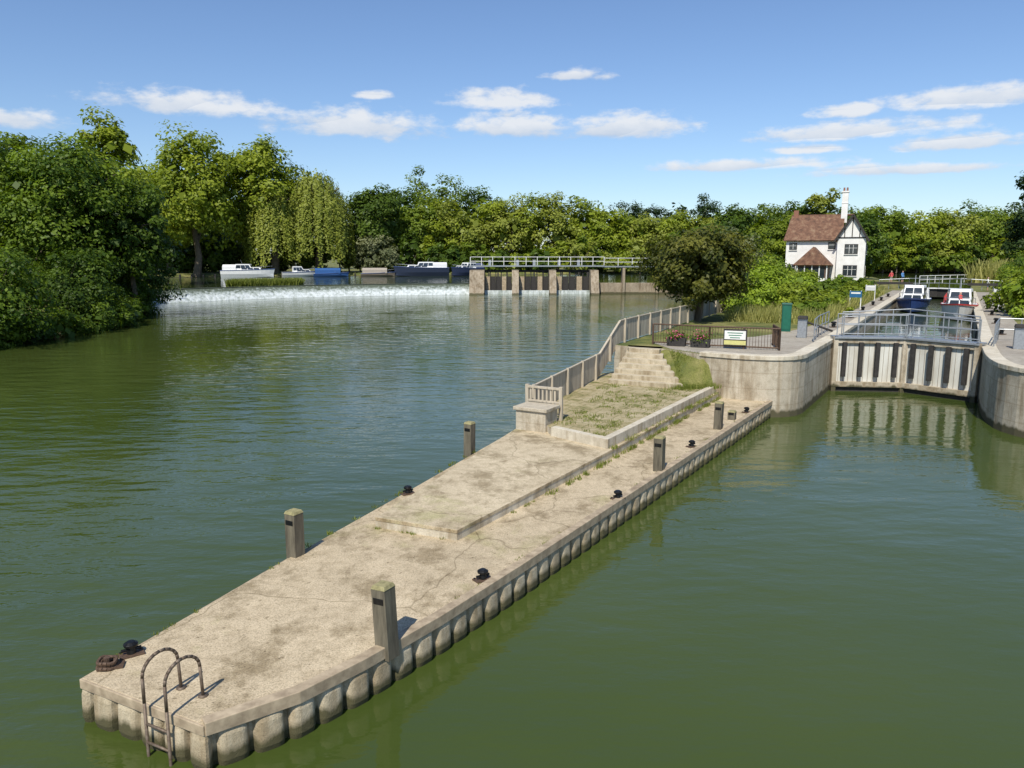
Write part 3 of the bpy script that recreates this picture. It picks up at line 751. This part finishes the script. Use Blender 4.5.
mb = MB(); mb.prism([(34, 112), (36, 98), (46, 97), (54, 105), (58, 118), (50, 128), (38, 126)], 2.5, 3.32, 0, 0)
mb.build('garden_terrace', [M['lawn']], bevel=.5)

# ------------------------------------------------------------------ sluice weir with footbridge
mb = MB()
Yw = 140
for x, w in ((-6.2, 2.6), (.6, 1.2), (7.2, 1.2), (14.6, 1.4)):
    mb.box((x, Yw, 1.9), (w, 5, 5.0), 0, 0)
    mb.add([(x-w/2, Yw-2.5, 4.3), (x+w/2, Yw-2.5, 4.3), (x+w/2, Yw-5.0, -.5), (x-w/2, Yw-5.0, -.5), (x-w/2, Yw-2.5, -.5), (x+w/2, Yw-2.5, -.5)], [(0, 1, 2, 3), (0, 3, 4), (1, 5, 2)], 0)
for x0, x1 in ((-4.9, 0), (1.2, 6.6), (7.8, 13.9)):
    k = 5
    mb.box(((x0+x1)/2, Yw+.6, 4.2), (x1-x0, .4, .4), 0, 2); mb.box(((x0+x1)/2, Yw-1.2, .2), (x1-x0, .3, 1.2), 0, 4)
    for i in range(k):
        cx = x0 + (i+.5)*(x1-x0)/k
        mb.box((cx, Yw-.2, 1.9), ((x1-x0)/k*.86, .2, 2.7), 0, 2 if i % 3 else 5); mb.box((cx-(x1-x0)/k*.46, Yw-.3, 2.5), (.16, .3, 3.8), 0, 2)
mb.box((4.4, Yw-.5, 5.1), (24, 1.8, .22), 0, 3)
mb.box((27.5, Yw-.5, 5.0), (23, 1.6, .2), 0, 3)
for x in (20, 26, 32, 38): mb.box((x, Yw-.2, 2.5), (.45, 2, 4.9), 0, 0)
mb.box((27, Yw, 1.0), (24, .8, 2.2), 0, 0)
mb.build('sluice_weir', [concrete('weir_concrete', (.42, .35, .26), (.28, .23, .165), .2), M['white'], M['dark'], M['galv'], M['foam'], M['coping']])
railing('white_railing', [(-7.4, Yw-1.4, 5.2), (16.4, Yw-1.4, 5.2)], 1.5, [M['white']], 2.0, (1.0, .5), .045, False, .06)
railing('white_railing', [(16.4, Yw-1.3, 5.1), (39, Yw-1.3, 5.1)], 1.4, [M['white']], 2.4, (1.0, .5), .045, False, .055)
mb = MB()
for x in (-4, 1, 4, 8.5, 12): mb.box((x, Yw+.6, 5.7), (.5, .5, 1.0), 0, 0); mb.cyl((x, Yw+.6, 6.1), (x, Yw+.6, 6.9), .08, .08, 8, 1)
mb.build('sluice_winding_gear', [M['galv'], M['dark']])
mb = MB(); mb.box((-58.5, 118, 2.6), (10, 2.2, .25), .9, 0)
for k in range(7): mb.box((-61.5 + k*1.0, 114.2+k*1.25, 2.0), (.3, .3, 3.0), .9, 1)
mb.build('timber_landing', [M['coping'], M['dark']])
mb = MB()
for k in range(44):
    t = k / 43; x = -78 + 100*t; y = 177 + 27*t
    mb.box((x*1.0, y - 1.0 + (4*math.sin(t*3.1)), 2.0), (.35, .35, 1.4), 0, 0)
mb.build('bank_posts', [M['dark']])

# ------------------------------------------------------------------ boats
def boat(name, loc, rz, L=9, B=3, hull=(.8, .8, .78), top=(.8, .8, .78), canopy=None, cab=True, fb=1.0, trim=(.05, .08, .2)):
    mb = MB(); n = 14; secs = []
    for i in range(n):
        s = i / (n - 1); hb = B/2 * (1 - max(0, (s-.45)/.55)**2.4) * (1 if s > .12 else .93 + s*.55) + .02
        sh = fb + .35 * s * s; x = (s - .5) * L
        secs.append([(x, 0, -.35 + .35*s**3), (x, hb*.72, -.1 + .25*s**3), (x, hb*.93, fb*.45), (x + .03*L*s**3, hb, sh)])
    V = []
    for sc in secs: V += sc + [(p[0], -p[1], p[2]) for p in sc[::-1][:-1]]
    w = 7; FF = []; MM = []
    for i in range(n-1):
        for k in (0, 1, 2): FF.append((i*w+k, (i+1)*w+k, (i+1)*w+k+1, i*w+k+1)); MM.append(0)
        FF.append((i*w+3, (i+1)*w+3, (i+1)*w+4, i*w+4)); MM.append(1)
        for k in (4, 5): FF.append((i*w+k, (i+1)*w+k, (i+1)*w+k+1, i*w+k+1)); MM.append(0)
        FF.append((i*w+6, (i+1)*w+6, (i+1)*w, i*w)); MM.append(0)
    FF.append(tuple(range(w))); MM.append(0)
    mb.v = V; mb.f = FF; mb.m = MM
    for i in range(n-1):
        for sg in (1, -1):
            a = secs[i][3]; c = secs[i+1][3]
            mb.bar((a[0], sg*(a[1]+.02), a[2]-.05), (c[0], sg*(c[1]+.02), c[2]-.05), .06, .12, 3)
    def house(x0, x1, hw, z0, z1, f0, f1, mi_=1, win=True):
        t = .86
        vs = [(x0, -hw, z0), (x1, -hw*.85, z0), (x1, hw*.85, z0), (x0, hw, z0), (x0+f0, -hw*t, z1), (x1-f1, -hw*.8*t, z1), (x1-f1, hw*.8*t, z1), (x0+f0, hw*t, z1)]
        mb.add(vs, [(4, 5, 6, 7), (0, 1, 5, 4), (1, 2, 6, 5), (2, 3, 7, 6), (3, 0, 4, 7)], mi_)
        if win:
            def lp(a, c, s): return [a[i]*(1-s)+c[i]*s for i in range(3)]
            for (i0, i1, j0, j1, oy, ox) in ((0, 1, 4, 5, -.03, 0), (3, 2, 7, 6, .03, 0), (1, 2, 5, 6, 0, .03)):
                k = 3 if ox == 0 else 2
                for q in range(k):
                    s0 = .06 + q*.9/k; s1 = s0 + .82/k
                    quad = [lp(lp(vs[i0], vs[i1], s_), lp(vs[j0], vs[j1], s_), h_) for s_, h_ in ((s0, .35), (s1, .35), (s1, .85), (s0, .85))]
                    quad = [(p[0]+ox, p[1]+oy, p[2]) for p in quad]
                    mb.add(quad, [(0, 1, 2, 3)], 2)
    if cab:
        house(-.12*L, .30*L, B*.40, fb*.95, fb+.62, .0, .6)
        house(-.22*L, .12*L, B*.40, fb*.95, fb+1.35, .1, .8)
        mb.cyl((-.1*L, 0, fb+1.3), (-.13*L, 0, fb+2.3), .03, .02, 6, 5)
    if canopy is not None:
        x0, x1 = -.46*L, -.2*L
        if not cab: x0, x1 = -.45*L, .28*L
        pr = [(-B*.44, fb), (-B*.42, fb+.8), (-B*.25, fb+1.25), (B*.25, fb+1.25), (B*.42, fb+.8), (B*.44, fb)]
        vs = [(x0, y, z) for y, z in pr] + [(x1, y, z) for y, z in pr]
        mb.add(vs, [(i, i+1, 7+i, 6+i) for i in range(5)] + [(5, 4, 3, 2, 1, 0), (6, 7, 8, 9, 10, 11)], 4)
    for sg in (1, -1):
        p = [(.12*L, sg*B*.42, fb+.1), (.12*L, sg*B*.42, fb+.65), (.44*L, sg*B*.16, fb+.85), (.49*L, 0, fb+.9)]
        mb.path(p, .025, 6, 5)
    return mb.build(name, [flat('hull_paint', hull, .3), flat('deck_paint', top, .4), M['glass'], flat('trim_paint', trim, .4), flat('canvas', canopy or (.1, .1, .1), .9), M['galv']], loc=loc, rz=rz)
ZB = ZU + .05
boat('cabin_cruiser', (-61, 179.5, ZB), .12, 11.5, 3.8, canopy=(.75, .75, .73), fb=1.6)
boat('covered_boat', (-43, 184.5, ZB), .2, 8, 2.6, hull=(.05, .12, .3), canopy=(.03, .10, .28), cab=False, fb=.7)
boat('cabin_cruiser', (-50.5, 185.5, ZB), .35, 8.5, 2.9, hull=(.7, .7, .68), fb=1.0)
boat('covered_boat', (-32.5, 188, ZB), .15, 8, 2.6, hull=(.25, .2, .15), canopy=(.38, .33, .27), cab=False, fb=.7)
boat('cabin_cruiser', (-22.0, 190, ZB), 3.3, 13, 4.2, hull=(.03, .04, .07), canopy=(.7, .7, .7), fb=2.0)
boat('cabin_cruiser', (-11.3, 193, ZB), 4.0, 10, 3.6, hull=(.03, .04, .08), canopy=(.1, .12, .2), fb=1.8)
boat('cabin_cruiser', (38.6, 74.3, 1.8), math.radians(240), 8.5, 2.8, hull=(.04, .08, .22), canopy=(.75, .75, .73), fb=1.0)
boat('day_launch', (38.2, 65.9, 1.8), math.radians(240), 8.5, 2.7, hull=(.78, .78, .75), canopy=None, fb=1.0, trim=(.5, .05, .05))
boat('day_launch', (39.9, 69.6, 1.8), math.radians(240), 5, 2.0, hull=(.5, .06, .05), canopy=(.55, .06, .05), cab=False, fb=.8)
boat('cabin_cruiser', (121, 186, ZB), .25, 11, 3.6, canopy=(.7, .7, .7), fb=1.6)
boat('cabin_cruiser', (137, 190, ZB), .2, 12, 3.6, hull=(.7, .68, .6), canopy=(.05, .1, .25), fb=1.6)

# ------------------------------------------------------------------ people
def person(loc, rz, shirt, trousers, hair=(.08, .05, .03), arm=0.0):
    me = bpy.data.meshes.new('person')
    J = {'pel': (0, 0, .95), 'che': (0, 0, 1.25), 'nk': (0, 0, 1.47), 'hd': (0, -.02, 1.60), 'ht': (0, -.01, 1.70),
         'ls': (.17, 0, 1.40), 'le': (.24, .03, 1.14), 'lh': (.23, -.06, .90), 'lf': (.225, -.09, .80),
         'rs': (-.17, 0, 1.40), 're': (-.25, -.05-arm*.1, 1.14+arm*.05), 'rh': (-.2, -.2-arm*.15, .95+arm*.3), 'rf': (-.19, -.26-arm*.2, .9+arm*.33),
         'lhp': (.09, 0, .88), 'lk': (.11, -.03, .49), 'la': (.12, .02, .09), 'lt': (.13, -.15, .04),
         'rhp': (-.09, 0, .88), 'rk': (-.12, -.05, .49), 'ra': (-.12, -.02, .09), 'rtt': (-.13, -.19, .04)}
    R = {'pel': .14, 'che': .15, 'nk': .06, 'hd': .095, 'ht': .075, 'ls': .07, 'le': .045, 'lh': .032, 'lf': .025, 'rs': .07, 're': .045, 'rh': .032, 'rf': .025,
         'lhp': .09, 'lk': .06, 'la': .042, 'lt': .035, 'rhp': .09, 'rk': .06, 'ra': .042, 'rtt': .035}
    E = [('pel', 'che'), ('che', 'nk'), ('nk', 'hd'), ('hd', 'ht'), ('che', 'ls'), ('ls', 'le'), ('le', 'lh'), ('lh', 'lf'), ('che', 'rs'), ('rs', 're'), ('re', 'rh'), ('rh', 'rf'),
         ('pel', 'lhp'), ('lhp', 'lk'), ('lk', 'la'), ('la', 'lt'), ('pel', 'rhp'), ('rhp', 'rk'), ('rk', 'ra'), ('ra', 'rtt')]
    ks = list(J); me.from_pydata([J[k] for k in ks], [(ks.index(a), ks.index(b_)) for a, b_ in E], [])
    o = bpy.data.objects.new('person', me); COL.objects.link(o)
    o.modifiers.new('skin', 'SKIN')
    if len(me.skin_vertices) == 0:
        bpy.context.view_layer.objects.active = o; o.select_set(True)
        bpy.ops.mesh.customdata_skin_add(); o.select_set(False)
    for i, k in enumerate(ks):
        d = me.skin_vertices[0].data[i]; d.radius = (R[k], R[k] * (.75 if k in ('pel', 'che') else 1)); d.use_root = (k == 'pel')
    o.modifiers.new('sub', 'SUBSURF').levels = 2; o.modifiers['sub'].render_levels = 2
    m, nt, ns, ln, b_ = new_mat('person_clothes')
    tc = N(nt, "ShaderNodeTexCoord"); s = N(nt, "ShaderNodeSeparateXYZ"); ln.new(tc.outputs['Object'], s.inputs[0])
    dv = N(nt, "ShaderNodeMath", operation='DIVIDE'); dv.inputs[1].default_value = 1.85; ln.new(s.outputs[2], dv.inputs[0])
    r = ramp(nt, dv.outputs[0], [(0, (.04, .03, .03)), (.05, (.45, .27, .19)), (.28, trousers), (.5, shirt), (.79, (.5, .3, .22)), (.905, hair)])
    r.color_ramp.interpolation = 'CONSTANT'; ln.new(r.outputs[0], b_.inputs['Base Color']); b_.inputs['Roughness'].default_value = .8
    me.materials.append(m); o.location = loc; o.rotation_euler[2] = rz; return o
person((50.6, 100.6, 3.32), .4, (.1, .25, .5), (.05, .06, .1))
person((49.6, 101.5, 3.32), -1.2, (.65, .1, .1), (.3, .27, .2), (.3, .2, .1))
person((37.3, 64.3, 2.3), .5, (.65, .08, .07), (.1, .12, .2), arm=.6)
person((39.3, 74.6, 2.5), .8, (.7, .7, .7), (.05, .06, .1))
person((57.2, 93.2, 2.72), 1.0, (.7, .68, .6), (.1, .13, .25))
person((44.6, 69.5, 2.72), 1.4, (.1, .3, .25), (.35, .3, .22))
mb = MB(); mb.cyl((0, 0, 0), (0, 0, 1.3), .05, .05, 8, 0)
mb.path([(.27*math.cos(t), -.08, 1.05 + .27*math.sin(t)) for t in np.linspace(0, 2*math.pi, 21)], .05, 8, 1)
mb.build('lifebuoy_stand', [M['white'], flat('buoy_red', (.55, .09, .05))], loc=off2(H0, 30, 8.2, 2.7), rz=-.5)
for a_, r_, cc in ((26, -1.8, (.02, .12, .25)), (40, -2.0, (.6, .6, .58)), (36, 8.4, (.6, .6, .6))):
    mb = MB(); mb.cyl((-.4, 0, 0), (-.4, 0, 1.5), .04, .04, 8, 0); mb.cyl((.4, 0, 0), (.4, 0, 1.5), .04, .04, 8, 0); mb.box((0, -.05, 1.2), (.9, .04, .5), 0, 1); mb.box((0, -.075, 1.3), (.7, .01, .12), 0, 0)
    mb.build('notice_board', [M['white'], flat('board_col', cc)], loc=off2(H0, a_, r_, 2.7), rz=-.4)

# ------------------------------------------------------------------ trees and shrubs
for (x, y, H, R, zb, K, n, mt) in ((-56, 84, 20.5, 8, 3, 95, 230, 'f_mid'), (-46.5, 81, 19.5, 7.4, 1.5, 95, 250, 'f_mid'), (-41.2, 84, 15.5, 5.2, .2, 60, 230, 'f_dark'),
                                 (-66, 82, 20, 8, 2, 60, 150, 'f_mid'), (-50, 92, 20.5, 7, 2, 60, 200, 'f_light'),
                                 (-58, 40, 17, 8, 1, 60, 140, 'f_mid'), (-57, 24, 18, 8, 1, 55, 130, 'f_mid'), (-60, 56, 18, 8, 1, 60, 140, 'f_mid')):
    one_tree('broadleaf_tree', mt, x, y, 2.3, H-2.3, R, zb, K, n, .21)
for (x, y, H, R, mt) in ((-40, 58.5, 8.3, 5.4, 'f_mid'), (-42.0, 72, 8.5, 5.2, 'f_dark'), (-52, 66, 11, 6, 'f_mid'), (-49, 48, 9, 5.8, 'f_mid'), (-44.0, 91, 8, 4.5, 'f_dark'), (-54, 104, 10, 4.5, 'f_mid')):
    one_tree('riverside_bush', mt, x, y, -.2, H+.2, R, -.3, 60, 220, .15)
b = Bucket()
for k, (x, y) in enumerate(resample([(-52, 26), (-50, 36), (-42.5, 47), (-38.5, 58), (-37.5, 75), (-43.5, 89), (-51.5, 106)], 3.2)):
    tree(b, x - .6, y, -.15, rng.uniform(2.6, 4.4), rng.uniform(2.2, 3.2), -.3, 16, 140, .13, k % 2, 2, trunk=False)
b.build('riverside_undergrowth', [M['f_dark'], M['f_mid'], M['bark']])
one_tree('tall_poplar_tree', 'd_light', -64, 126, ZG, 27.5, 7.5, 5, 60, 170, .34, profile='tall')
for (x, y, H, R, mt) in ((-73, 180, 36, 12, 'd_light'), (-62, 192, 35.5, 11.5, 'd_light'), (-92, 178, 31, 11, 'd_mid'), (-104, 160, 33, 11, 'd_mid'), (-84, 190, 29, 10, 'd_light')):
    one_tree('crack_willow_tree', mt, x, y, ZG, H-2.4, R, 5, 85, 170, .44)
def weeping(x, y, z0, H, R):
    b = Bucket()
    K = 330; th = rng.uniform(0, 6.28, K); q = np.sqrt(rng.uniform(.05, 1, K))
    sx = x + R*q*np.cos(th); sy = y + R*q*np.sin(th); sz = z0 + H*(1 - .42*q**2.2) * rng.uniform(.86, 1, K)
    for i in range(K):
        ln_ = (sz[i]-z0) * rng.uniform(.5, .93) * (.45 + .55*q[i]); m = int(ln_/.15)
        t = np.linspace(0, 1, m); ox = np.cos(th[i])*R*.10*np.sin(t*1.5); oy = np.sin(th[i])*R*.10*np.sin(t*1.5)
        P = np.stack([sx[i]+ox+rng.normal(0, .3, m), sy[i]+oy+rng.normal(0, .3, m), sz[i]-ln_*t], 1)
        d = np.tile(np.array([math.cos(th[i]), math.sin(th[i]), .1]), (m, 1))
        ti = rng.uniform(0, .6)
        b.leaves(P, .34, d, np.full(m, ti), 0, .5, rnd=.45)
    b.tube([(x, y, z0-.5), (x+.6, y, z0+H*.3), (x, y, z0+H*.75)], [1.1, .8, .3], 1)
    for k in range(8):
        a = k*.8; b.tube([(x, y, z0+H*.3), (x+R*.35*math.cos(a), y+R*.35*math.sin(a), z0+H*.7), (x+R*.7*math.cos(a), y+R*.7*math.sin(a), z0+H*.78)], [.5, .3, .12], 1, 5)
    return b.build('weeping_willow_tree', [M['d_willow'], M['bark']])
weeping(-48.5, 195, ZG, 26.5, 8.5)
weeping(-58, 190, ZG, 23, 6.5)
one_tree('round_sycamore_tree', 'd_dark', -36.5, 206, ZG, 24, 8.8, 2, 90, 150, .40)
one_tree('silver_shrub', 'f_grey', -34.5, 199, ZG, 10.5, 6.5, 0, 40, 130, .32)
b = Bucket(); DM = [M['d_dark'], M['d_mid'], M['d_light'], M['d_willow'], M['f_deep'], M['bark']]
def dt(x, y, H, R, mi, zb=2, K=42, n=140, ls=.42, prof='round'): tree(b, x, y, ZG, H, R, zb, K, n, ls, mi, 5, profile=prof)
for (u, v, Y, R, mi) in ((290, 158, 250, 11, 4), (318, 172, 245, 8, 4), (275, 160, 262, 12, 0), (150, 152, 230, 14, 1), (90, 150, 230, 14, 0), (20, 150, 240, 14, 1), (240, 175, 240, 12, 0), (195, 180, 235, 13, 1), (215, 200, 225, 9, 0),
    (418, 196, 216, 7.5, 1), (440, 191, 220, 9, 2), (463, 194, 217, 8, 3), (486, 189, 222, 9, 2), (508, 194, 219, 8, 3), (530, 190, 224, 9, 2), (556, 190, 222, 9, 3), (583, 192, 224, 9, 2), (606, 200, 224, 8, 2),
    (400, 184, 240, 9, 0), (425, 169, 262, 11, 1), (455, 172, 266, 10, 1), (480, 176, 262, 9, 0), (385, 192, 225, 7, 1),
    (628, 209, 228, 8, 2), (650, 212, 226, 8, 3), (676, 210, 228, 9, 2), (702, 213, 228, 8, 3), (726, 209, 230, 9, 1), (750, 211, 230, 8, 2), (772, 206, 226, 8, 1), (790, 202, 222, 8, 0),
    (625, 199, 330, 10, 4), (650, 198, 340, 10, 4), (675, 195, 335, 9, 4), (705, 194, 340, 9, 4), (735, 207, 340, 11, 4), (765, 202, 300, 10, 0),
    (818, 180, 215, 6, 3), (845, 206, 215, 9, 0), (880, 202, 222, 9.5, 1), (905, 207, 228, 9.5, 2), (932, 205, 226, 9.5, 2), (955, 207, 226, 9.5, 3), (985, 202, 228, 10, 1), (1015, 207, 230, 10, 2), (1045, 202, 225, 10, 0), (1090, 195, 225, 12, 1), (1140, 195, 225, 12, 0),
    (870, 210, 260, 12, 4), (960, 201, 290, 14, 0), (1010, 204, 280, 12, 1)):
    X = (u-512)/769*Y*.985; H = 7 + (255.4-v)/769*Y*1.0 - ZG
    dt(X, Y, H, R, mi, zb=0 if Y < 300 else 3)
for k in range(12): dt(-150 - k*16 + rng.uniform(-3, 3), 190 + rng.uniform(-20, 40), rng.uniform(22, 34), 12, int(rng.integers(0, 3)), K=22, n=60, ls=.8)
for k in range(12): dt(215 + k*18, 225 + rng.uniform(0, 30), rng.uniform(18, 26), 11, int(rng.integers(0, 3)), K=22, n=60, ls=.8)
for k in range(72):
    X = -75 + k*3.3 + rng.uniform(-1, 1); Yb = 199 + .095*(X+20) + rng.uniform(3, 9)
    dt(X, Yb, rng.uniform(5, 12), rng.uniform(3.5, 5.5), int(rng.choice([0, 1, 2, 1, 3, 2])), zb=-1, K=14, n=90, ls=.38)
for k in range(26):
    X = -130 + k*2.4; Yb = 194 + rng.uniform(0, 8)
    dt(X, Yb, rng.uniform(7, 13), 5, int(rng.choice([0, 1, 1])), zb=-1, K=12, n=80, ls=.45)
b.build('distant_treeline', DM)
b = Bucket(); tree(b, 82.5, 122, 2.6, 21.5, 5.2, 1, 90, 150, .26, 0, 1, profile='tall'); b.build('cedar_tree', [M['f_deep'], M['bark']])
b = Bucket(); tree(b, 12.2, 50.8, 2.7, 6.3, 4.0, 1.2, 105, 230, .125, 0, 1, profile='dome', tr=.2, cr=.25); b.build('ornamental_cherry_tree', [M['f_bronze'], M['bark']])
for (x, y, H, R, mt) in ((17.6, 57.5, 3.2, 2.4, 'f_lime'), (19.5, 60, 4.0, 2.6, 'f_lime'), (19.8, 66, 5.0, 3.2, 'f_light'), (23.0, 63.5, 3.4, 2.3, 'f_lime'), (25, 74, 3.6, 3.0, 'f_light'),
    (28.5, 86, 4.2, 3.6, 'f_mid'), (33.5, 90, 2.6, 2.6, 'f_light'), (28.5, 100, 8, 4.0, 'f_grey'), (38.5, 88, 2.0, 2.2, 'f_mid'), (28, 77, 3.0, 2.5, 'f_light'), (31.5, 78, 2.2, 2.2, 'f_mid'), (21.5, 57.5, 2.6, 2.0, 'f_light')):
    one_tree('garden_shrub', mt, x, y, 2.6, H, R, -.5, 34, 180, .13 if y < 80 else .2, trunk=False)
for (x, y, H, R, mt) in ((34, 124, 13, 5.5, 'f_dark'), (56, 128, 13, 5, 'f_dark'), (62, 138, 13, 5, 'd_mid'), (47, 134, 12, 5, 'f_light'), (30, 130, 9, 4.5, 'f_mid'), (52, 122, 10, 4, 'f_dark')):
    one_tree('garden_tree', mt, x, y, 2.6, H, R, 0, 50, 140, .27)
b = Bucket()
for k in range(24):
    a_ = 13 + k * 1.7; q = off2(H0, a_, -3.4 - .5*math.sin(k*.9), 2.7)
    tree(b, q[0], q[1], 2.6, rng.uniform(1.3, 2.0), 1.35, -.3, 12, 120, .12, k % 3 == 0 and 1 or 0, 2, trunk=False)
b.build('lockside_hedge', [M['f_light'], M['f_mid'], M['bark']])
for (x, y, H, R, mt) in ((36.3, 53.5, 3.3, 2.3, 'f_lime'), (38.5, 57.5, 3.4, 2.6, 'f_light'), (41.5, 61, 2.6, 2.4, 'f_light'), (45, 66, 3.4, 3.0, 'f_mid'), (41, 55, 4.0, 2.6, 'f_light'), (49.5, 74, 3, 2.6, 'f_light'), (53, 81, 3, 2.6, 'f_mid'), (60, 92, 3, 3, 'f_light'), (72, 110, 5, 4, 'f_mid')):
    one_tree('bank_shrub', mt, x, y, 2.6, H, R, -.5, 30, 170, .14, trunk=False)
b = Bucket(); P = []
for _ in range(17000):
    P.append(off2(H0, rng.uniform(9, 54), -rng.uniform(1.9, 8.0), 2.68))
blades(b, P, .85, .03, 0)
P = [off2(H0, rng.uniform(12, 54), 6.6 + rng.uniform(2.8, 9), 2.68) for _ in range(12000)]
blades(b, P, .9, .035, 0)
b.build('rough_grass', [M['f_reed']])
b = Bucket(); P = [(85 + 95*s, 219 + 8*s + t*9, 2.4) for s, t in rng.uniform(0, 1, (9000, 2))]
P += [(58 + 50*s, 214 + 6*s + t*6, 2.4) for s, t in rng.uniform(0, 1, (5000, 2))]
P += [(70+40*s+t*4, 120+32*s - t*3, 2.6) for s, t in rng.uniform(0, 1, (3000, 2))]
blades(b, P, 3.2, .16, 0)
b.build('reed_bed', [M['f_reed']])
b = Bucket(); P = [(-46 + 10*s, 124.5 + 6*s + t*3.5, ZU-.05) for s, t in rng.uniform(0, 1, (5000, 2))]
blades(b, P, 1.1, .09, 0)
P = [(-58+rng.normal()*3, 112+rng.normal()*3, 2.0) for _ in range(1500)]; blades(b, P, 1.3, .08, 0)
b.build('crest_reeds', [M['grassb']])

# ------------------------------------------------------------------ sky, sun
SUNAZ = math.atan2(-.29, -.957)
world = bpy.data.worlds.new("World"); scene.world = world; world.use_nodes = True
nt = world.node_tree; bg = nt.nodes['Background']; bg.inputs[1].default_value = .105
sky = nt.nodes.new("ShaderNodeTexSky"); sky.sky_type = 'NISHITA'; sky.sun_disc = False
sky.sun_elevation = math.radians(50); sky.sun_rotation = SUNAZ % (2*math.pi)
sky.air_density = 1.0; sky.dust_density = .25; sky.ozone_density = 1.6
tc = nt.nodes.new("ShaderNodeTexCoord"); sp_ = nt.nodes.new("ShaderNodeSeparateXYZ"); nt.links.new(tc.outputs['Generated'], sp_.inputs[0])
def mth(op, a, b_=None, c=None):
    n = nt.nodes.new("ShaderNodeMath"); n.operation = op
    for i, v in enumerate((a, b_, c)):
        if v is None: continue
        if isinstance(v, (int, float)): n.inputs[i].default_value = v
        else: nt.links.new(v, n.inputs[i])
    return n.outputs[0]
az = mth('ARCTAN2', sp_.outputs[0], sp_.outputs[1]); el = mth('ARCSINE', sp_.outputs[2])
cb = nt.nodes.new("ShaderNodeCombineXYZ"); nt.links.new(az, cb.inputs[0]); nt.links.new(mth('MULTIPLY', el, 2.2), cb.inputs[1])
def wn(scale, det, ro):
    n = nt.nodes.new("ShaderNodeTexNoise"); n.inputs['Scale'].default_value = scale; n.inputs['Detail'].default_value = det; n.inputs['Roughness'].default_value = ro
    nt.links.new(cb.outputs[0], n.inputs['Vector']); return n.outputs['Fac']
nz = wn(28, 7, .6); nz2 = wn(9, 3, .5)
clouds = [(-.009, .185, .074, .019), (-.194, .153, .125, .024), (.006, .156, .095, .023), (.137, .152, .095, .022), (.405, .138, .140, .016), (.517, .164, .100, .018),
          (.078, .214, .045, .010), (.394, .160, .048, .011), (-.370, .168, .105, .020), (.507, .119, .085, .013), (.28, .106, .13, .011), (.46, .094, .12, .010), (-.56, .140, .06, .016),
          (.36, .121, .05, .008), (-.17, .19, .025, .007), (.75, .17, .12, .02), (-.8, .18, .13, .02)]
mx = None; sh = None
for (a0, e0, w, h) in clouds:
    da = mth('DIVIDE', mth('SUBTRACT', az, a0), w); de = mth('DIVIDE', mth('SUBTRACT', el, e0), h)
    lo = mth('MULTIPLY', mth('MINIMUM', de, 0.0), .8); de2 = mth('ADD', de, lo)
    d = mth('SUBTRACT', 1.0, mth('SQRT', mth('ADD', mth('MULTIPLY', da, da), mth('MULTIPLY', de2, de2))))
    mx = d if mx is None else mth('MAXIMUM', mx, d)
    k = mth('MULTIPLY', mth('GREATER_THAN', d, -.6), mth('MAXIMUM', -1.0, mth('MINIMUM', de, 1.0)))
    sh = k if sh is None else mth('ADD', sh, k)
dens = mth('ADD', mth('MAXIMUM', mx, -1.0), mth('MULTIPLY', mth('SUBTRACT', nz, .5), 2.0))
dens = mth('ADD', dens, mth('MULTIPLY', mth('SUBTRACT', nz2, .5), .8))
mr = nt.nodes.new("ShaderNodeMapRange"); mr.interpolation_type = 'SMOOTHSTEP'; mr.inputs[1].default_value = -.06; mr.inputs[2].default_value = .65; mr.inputs[4].default_value = .9
nt.links.new(dens, mr.inputs[0])
shr = nt.nodes.new("ShaderNodeMapRange"); shr.inputs[1].default_value = -.8; shr.inputs[2].default_value = .6
nt.links.new(mth('ADD', sh, mth('MULTIPLY', mth('SUBTRACT', nz, .5), 1.6)), shr.inputs[0])
cc = mixc(nt, shr.outputs[0], (5.2, 6.0, 7.2), (8.0, 8.2, 8.5))
skc = mixc(nt, 1.0, sky.outputs[0], (.94, 1.06, 1.26), 'MULTIPLY')
colr = mixc(nt, mr.outputs[0], skc, cc)
nt.links.new(colr, bg.inputs[0])

sd = bpy.data.lights.new('sun', 'SUN'); sd.energy = 5.0; sd.angle = math.radians(.53); sd.color = (1, .955, .86)
so = bpy.data.objects.new('sun', sd); COL.objects.link(so)
ce = math.cos(math.radians(50)); ts = Vector((math.sin(SUNAZ)*ce, math.cos(SUNAZ)*ce, math.sin(math.radians(50))))
so.rotation_euler = (-ts).to_track_quat('-Z', 'Y').to_euler(); so.location = (0, 0, 60)

cam = bpy.data.cameras.new('camera'); co = bpy.data.objects.new('camera', cam); COL.objects.link(co)
cam.sensor_width = 36; cam.lens = 27.04; cam.clip_end = 9000; cam.clip_start = .1
co.location = (0, 0, 7); co.rotation_euler = (math.radians(90 - 9.5), 0, 0)
scene.camera = co
scene.view_settings.view_transform = 'Standard'; scene.view_settings.look = 'None'; scene.view_settings.exposure = 0
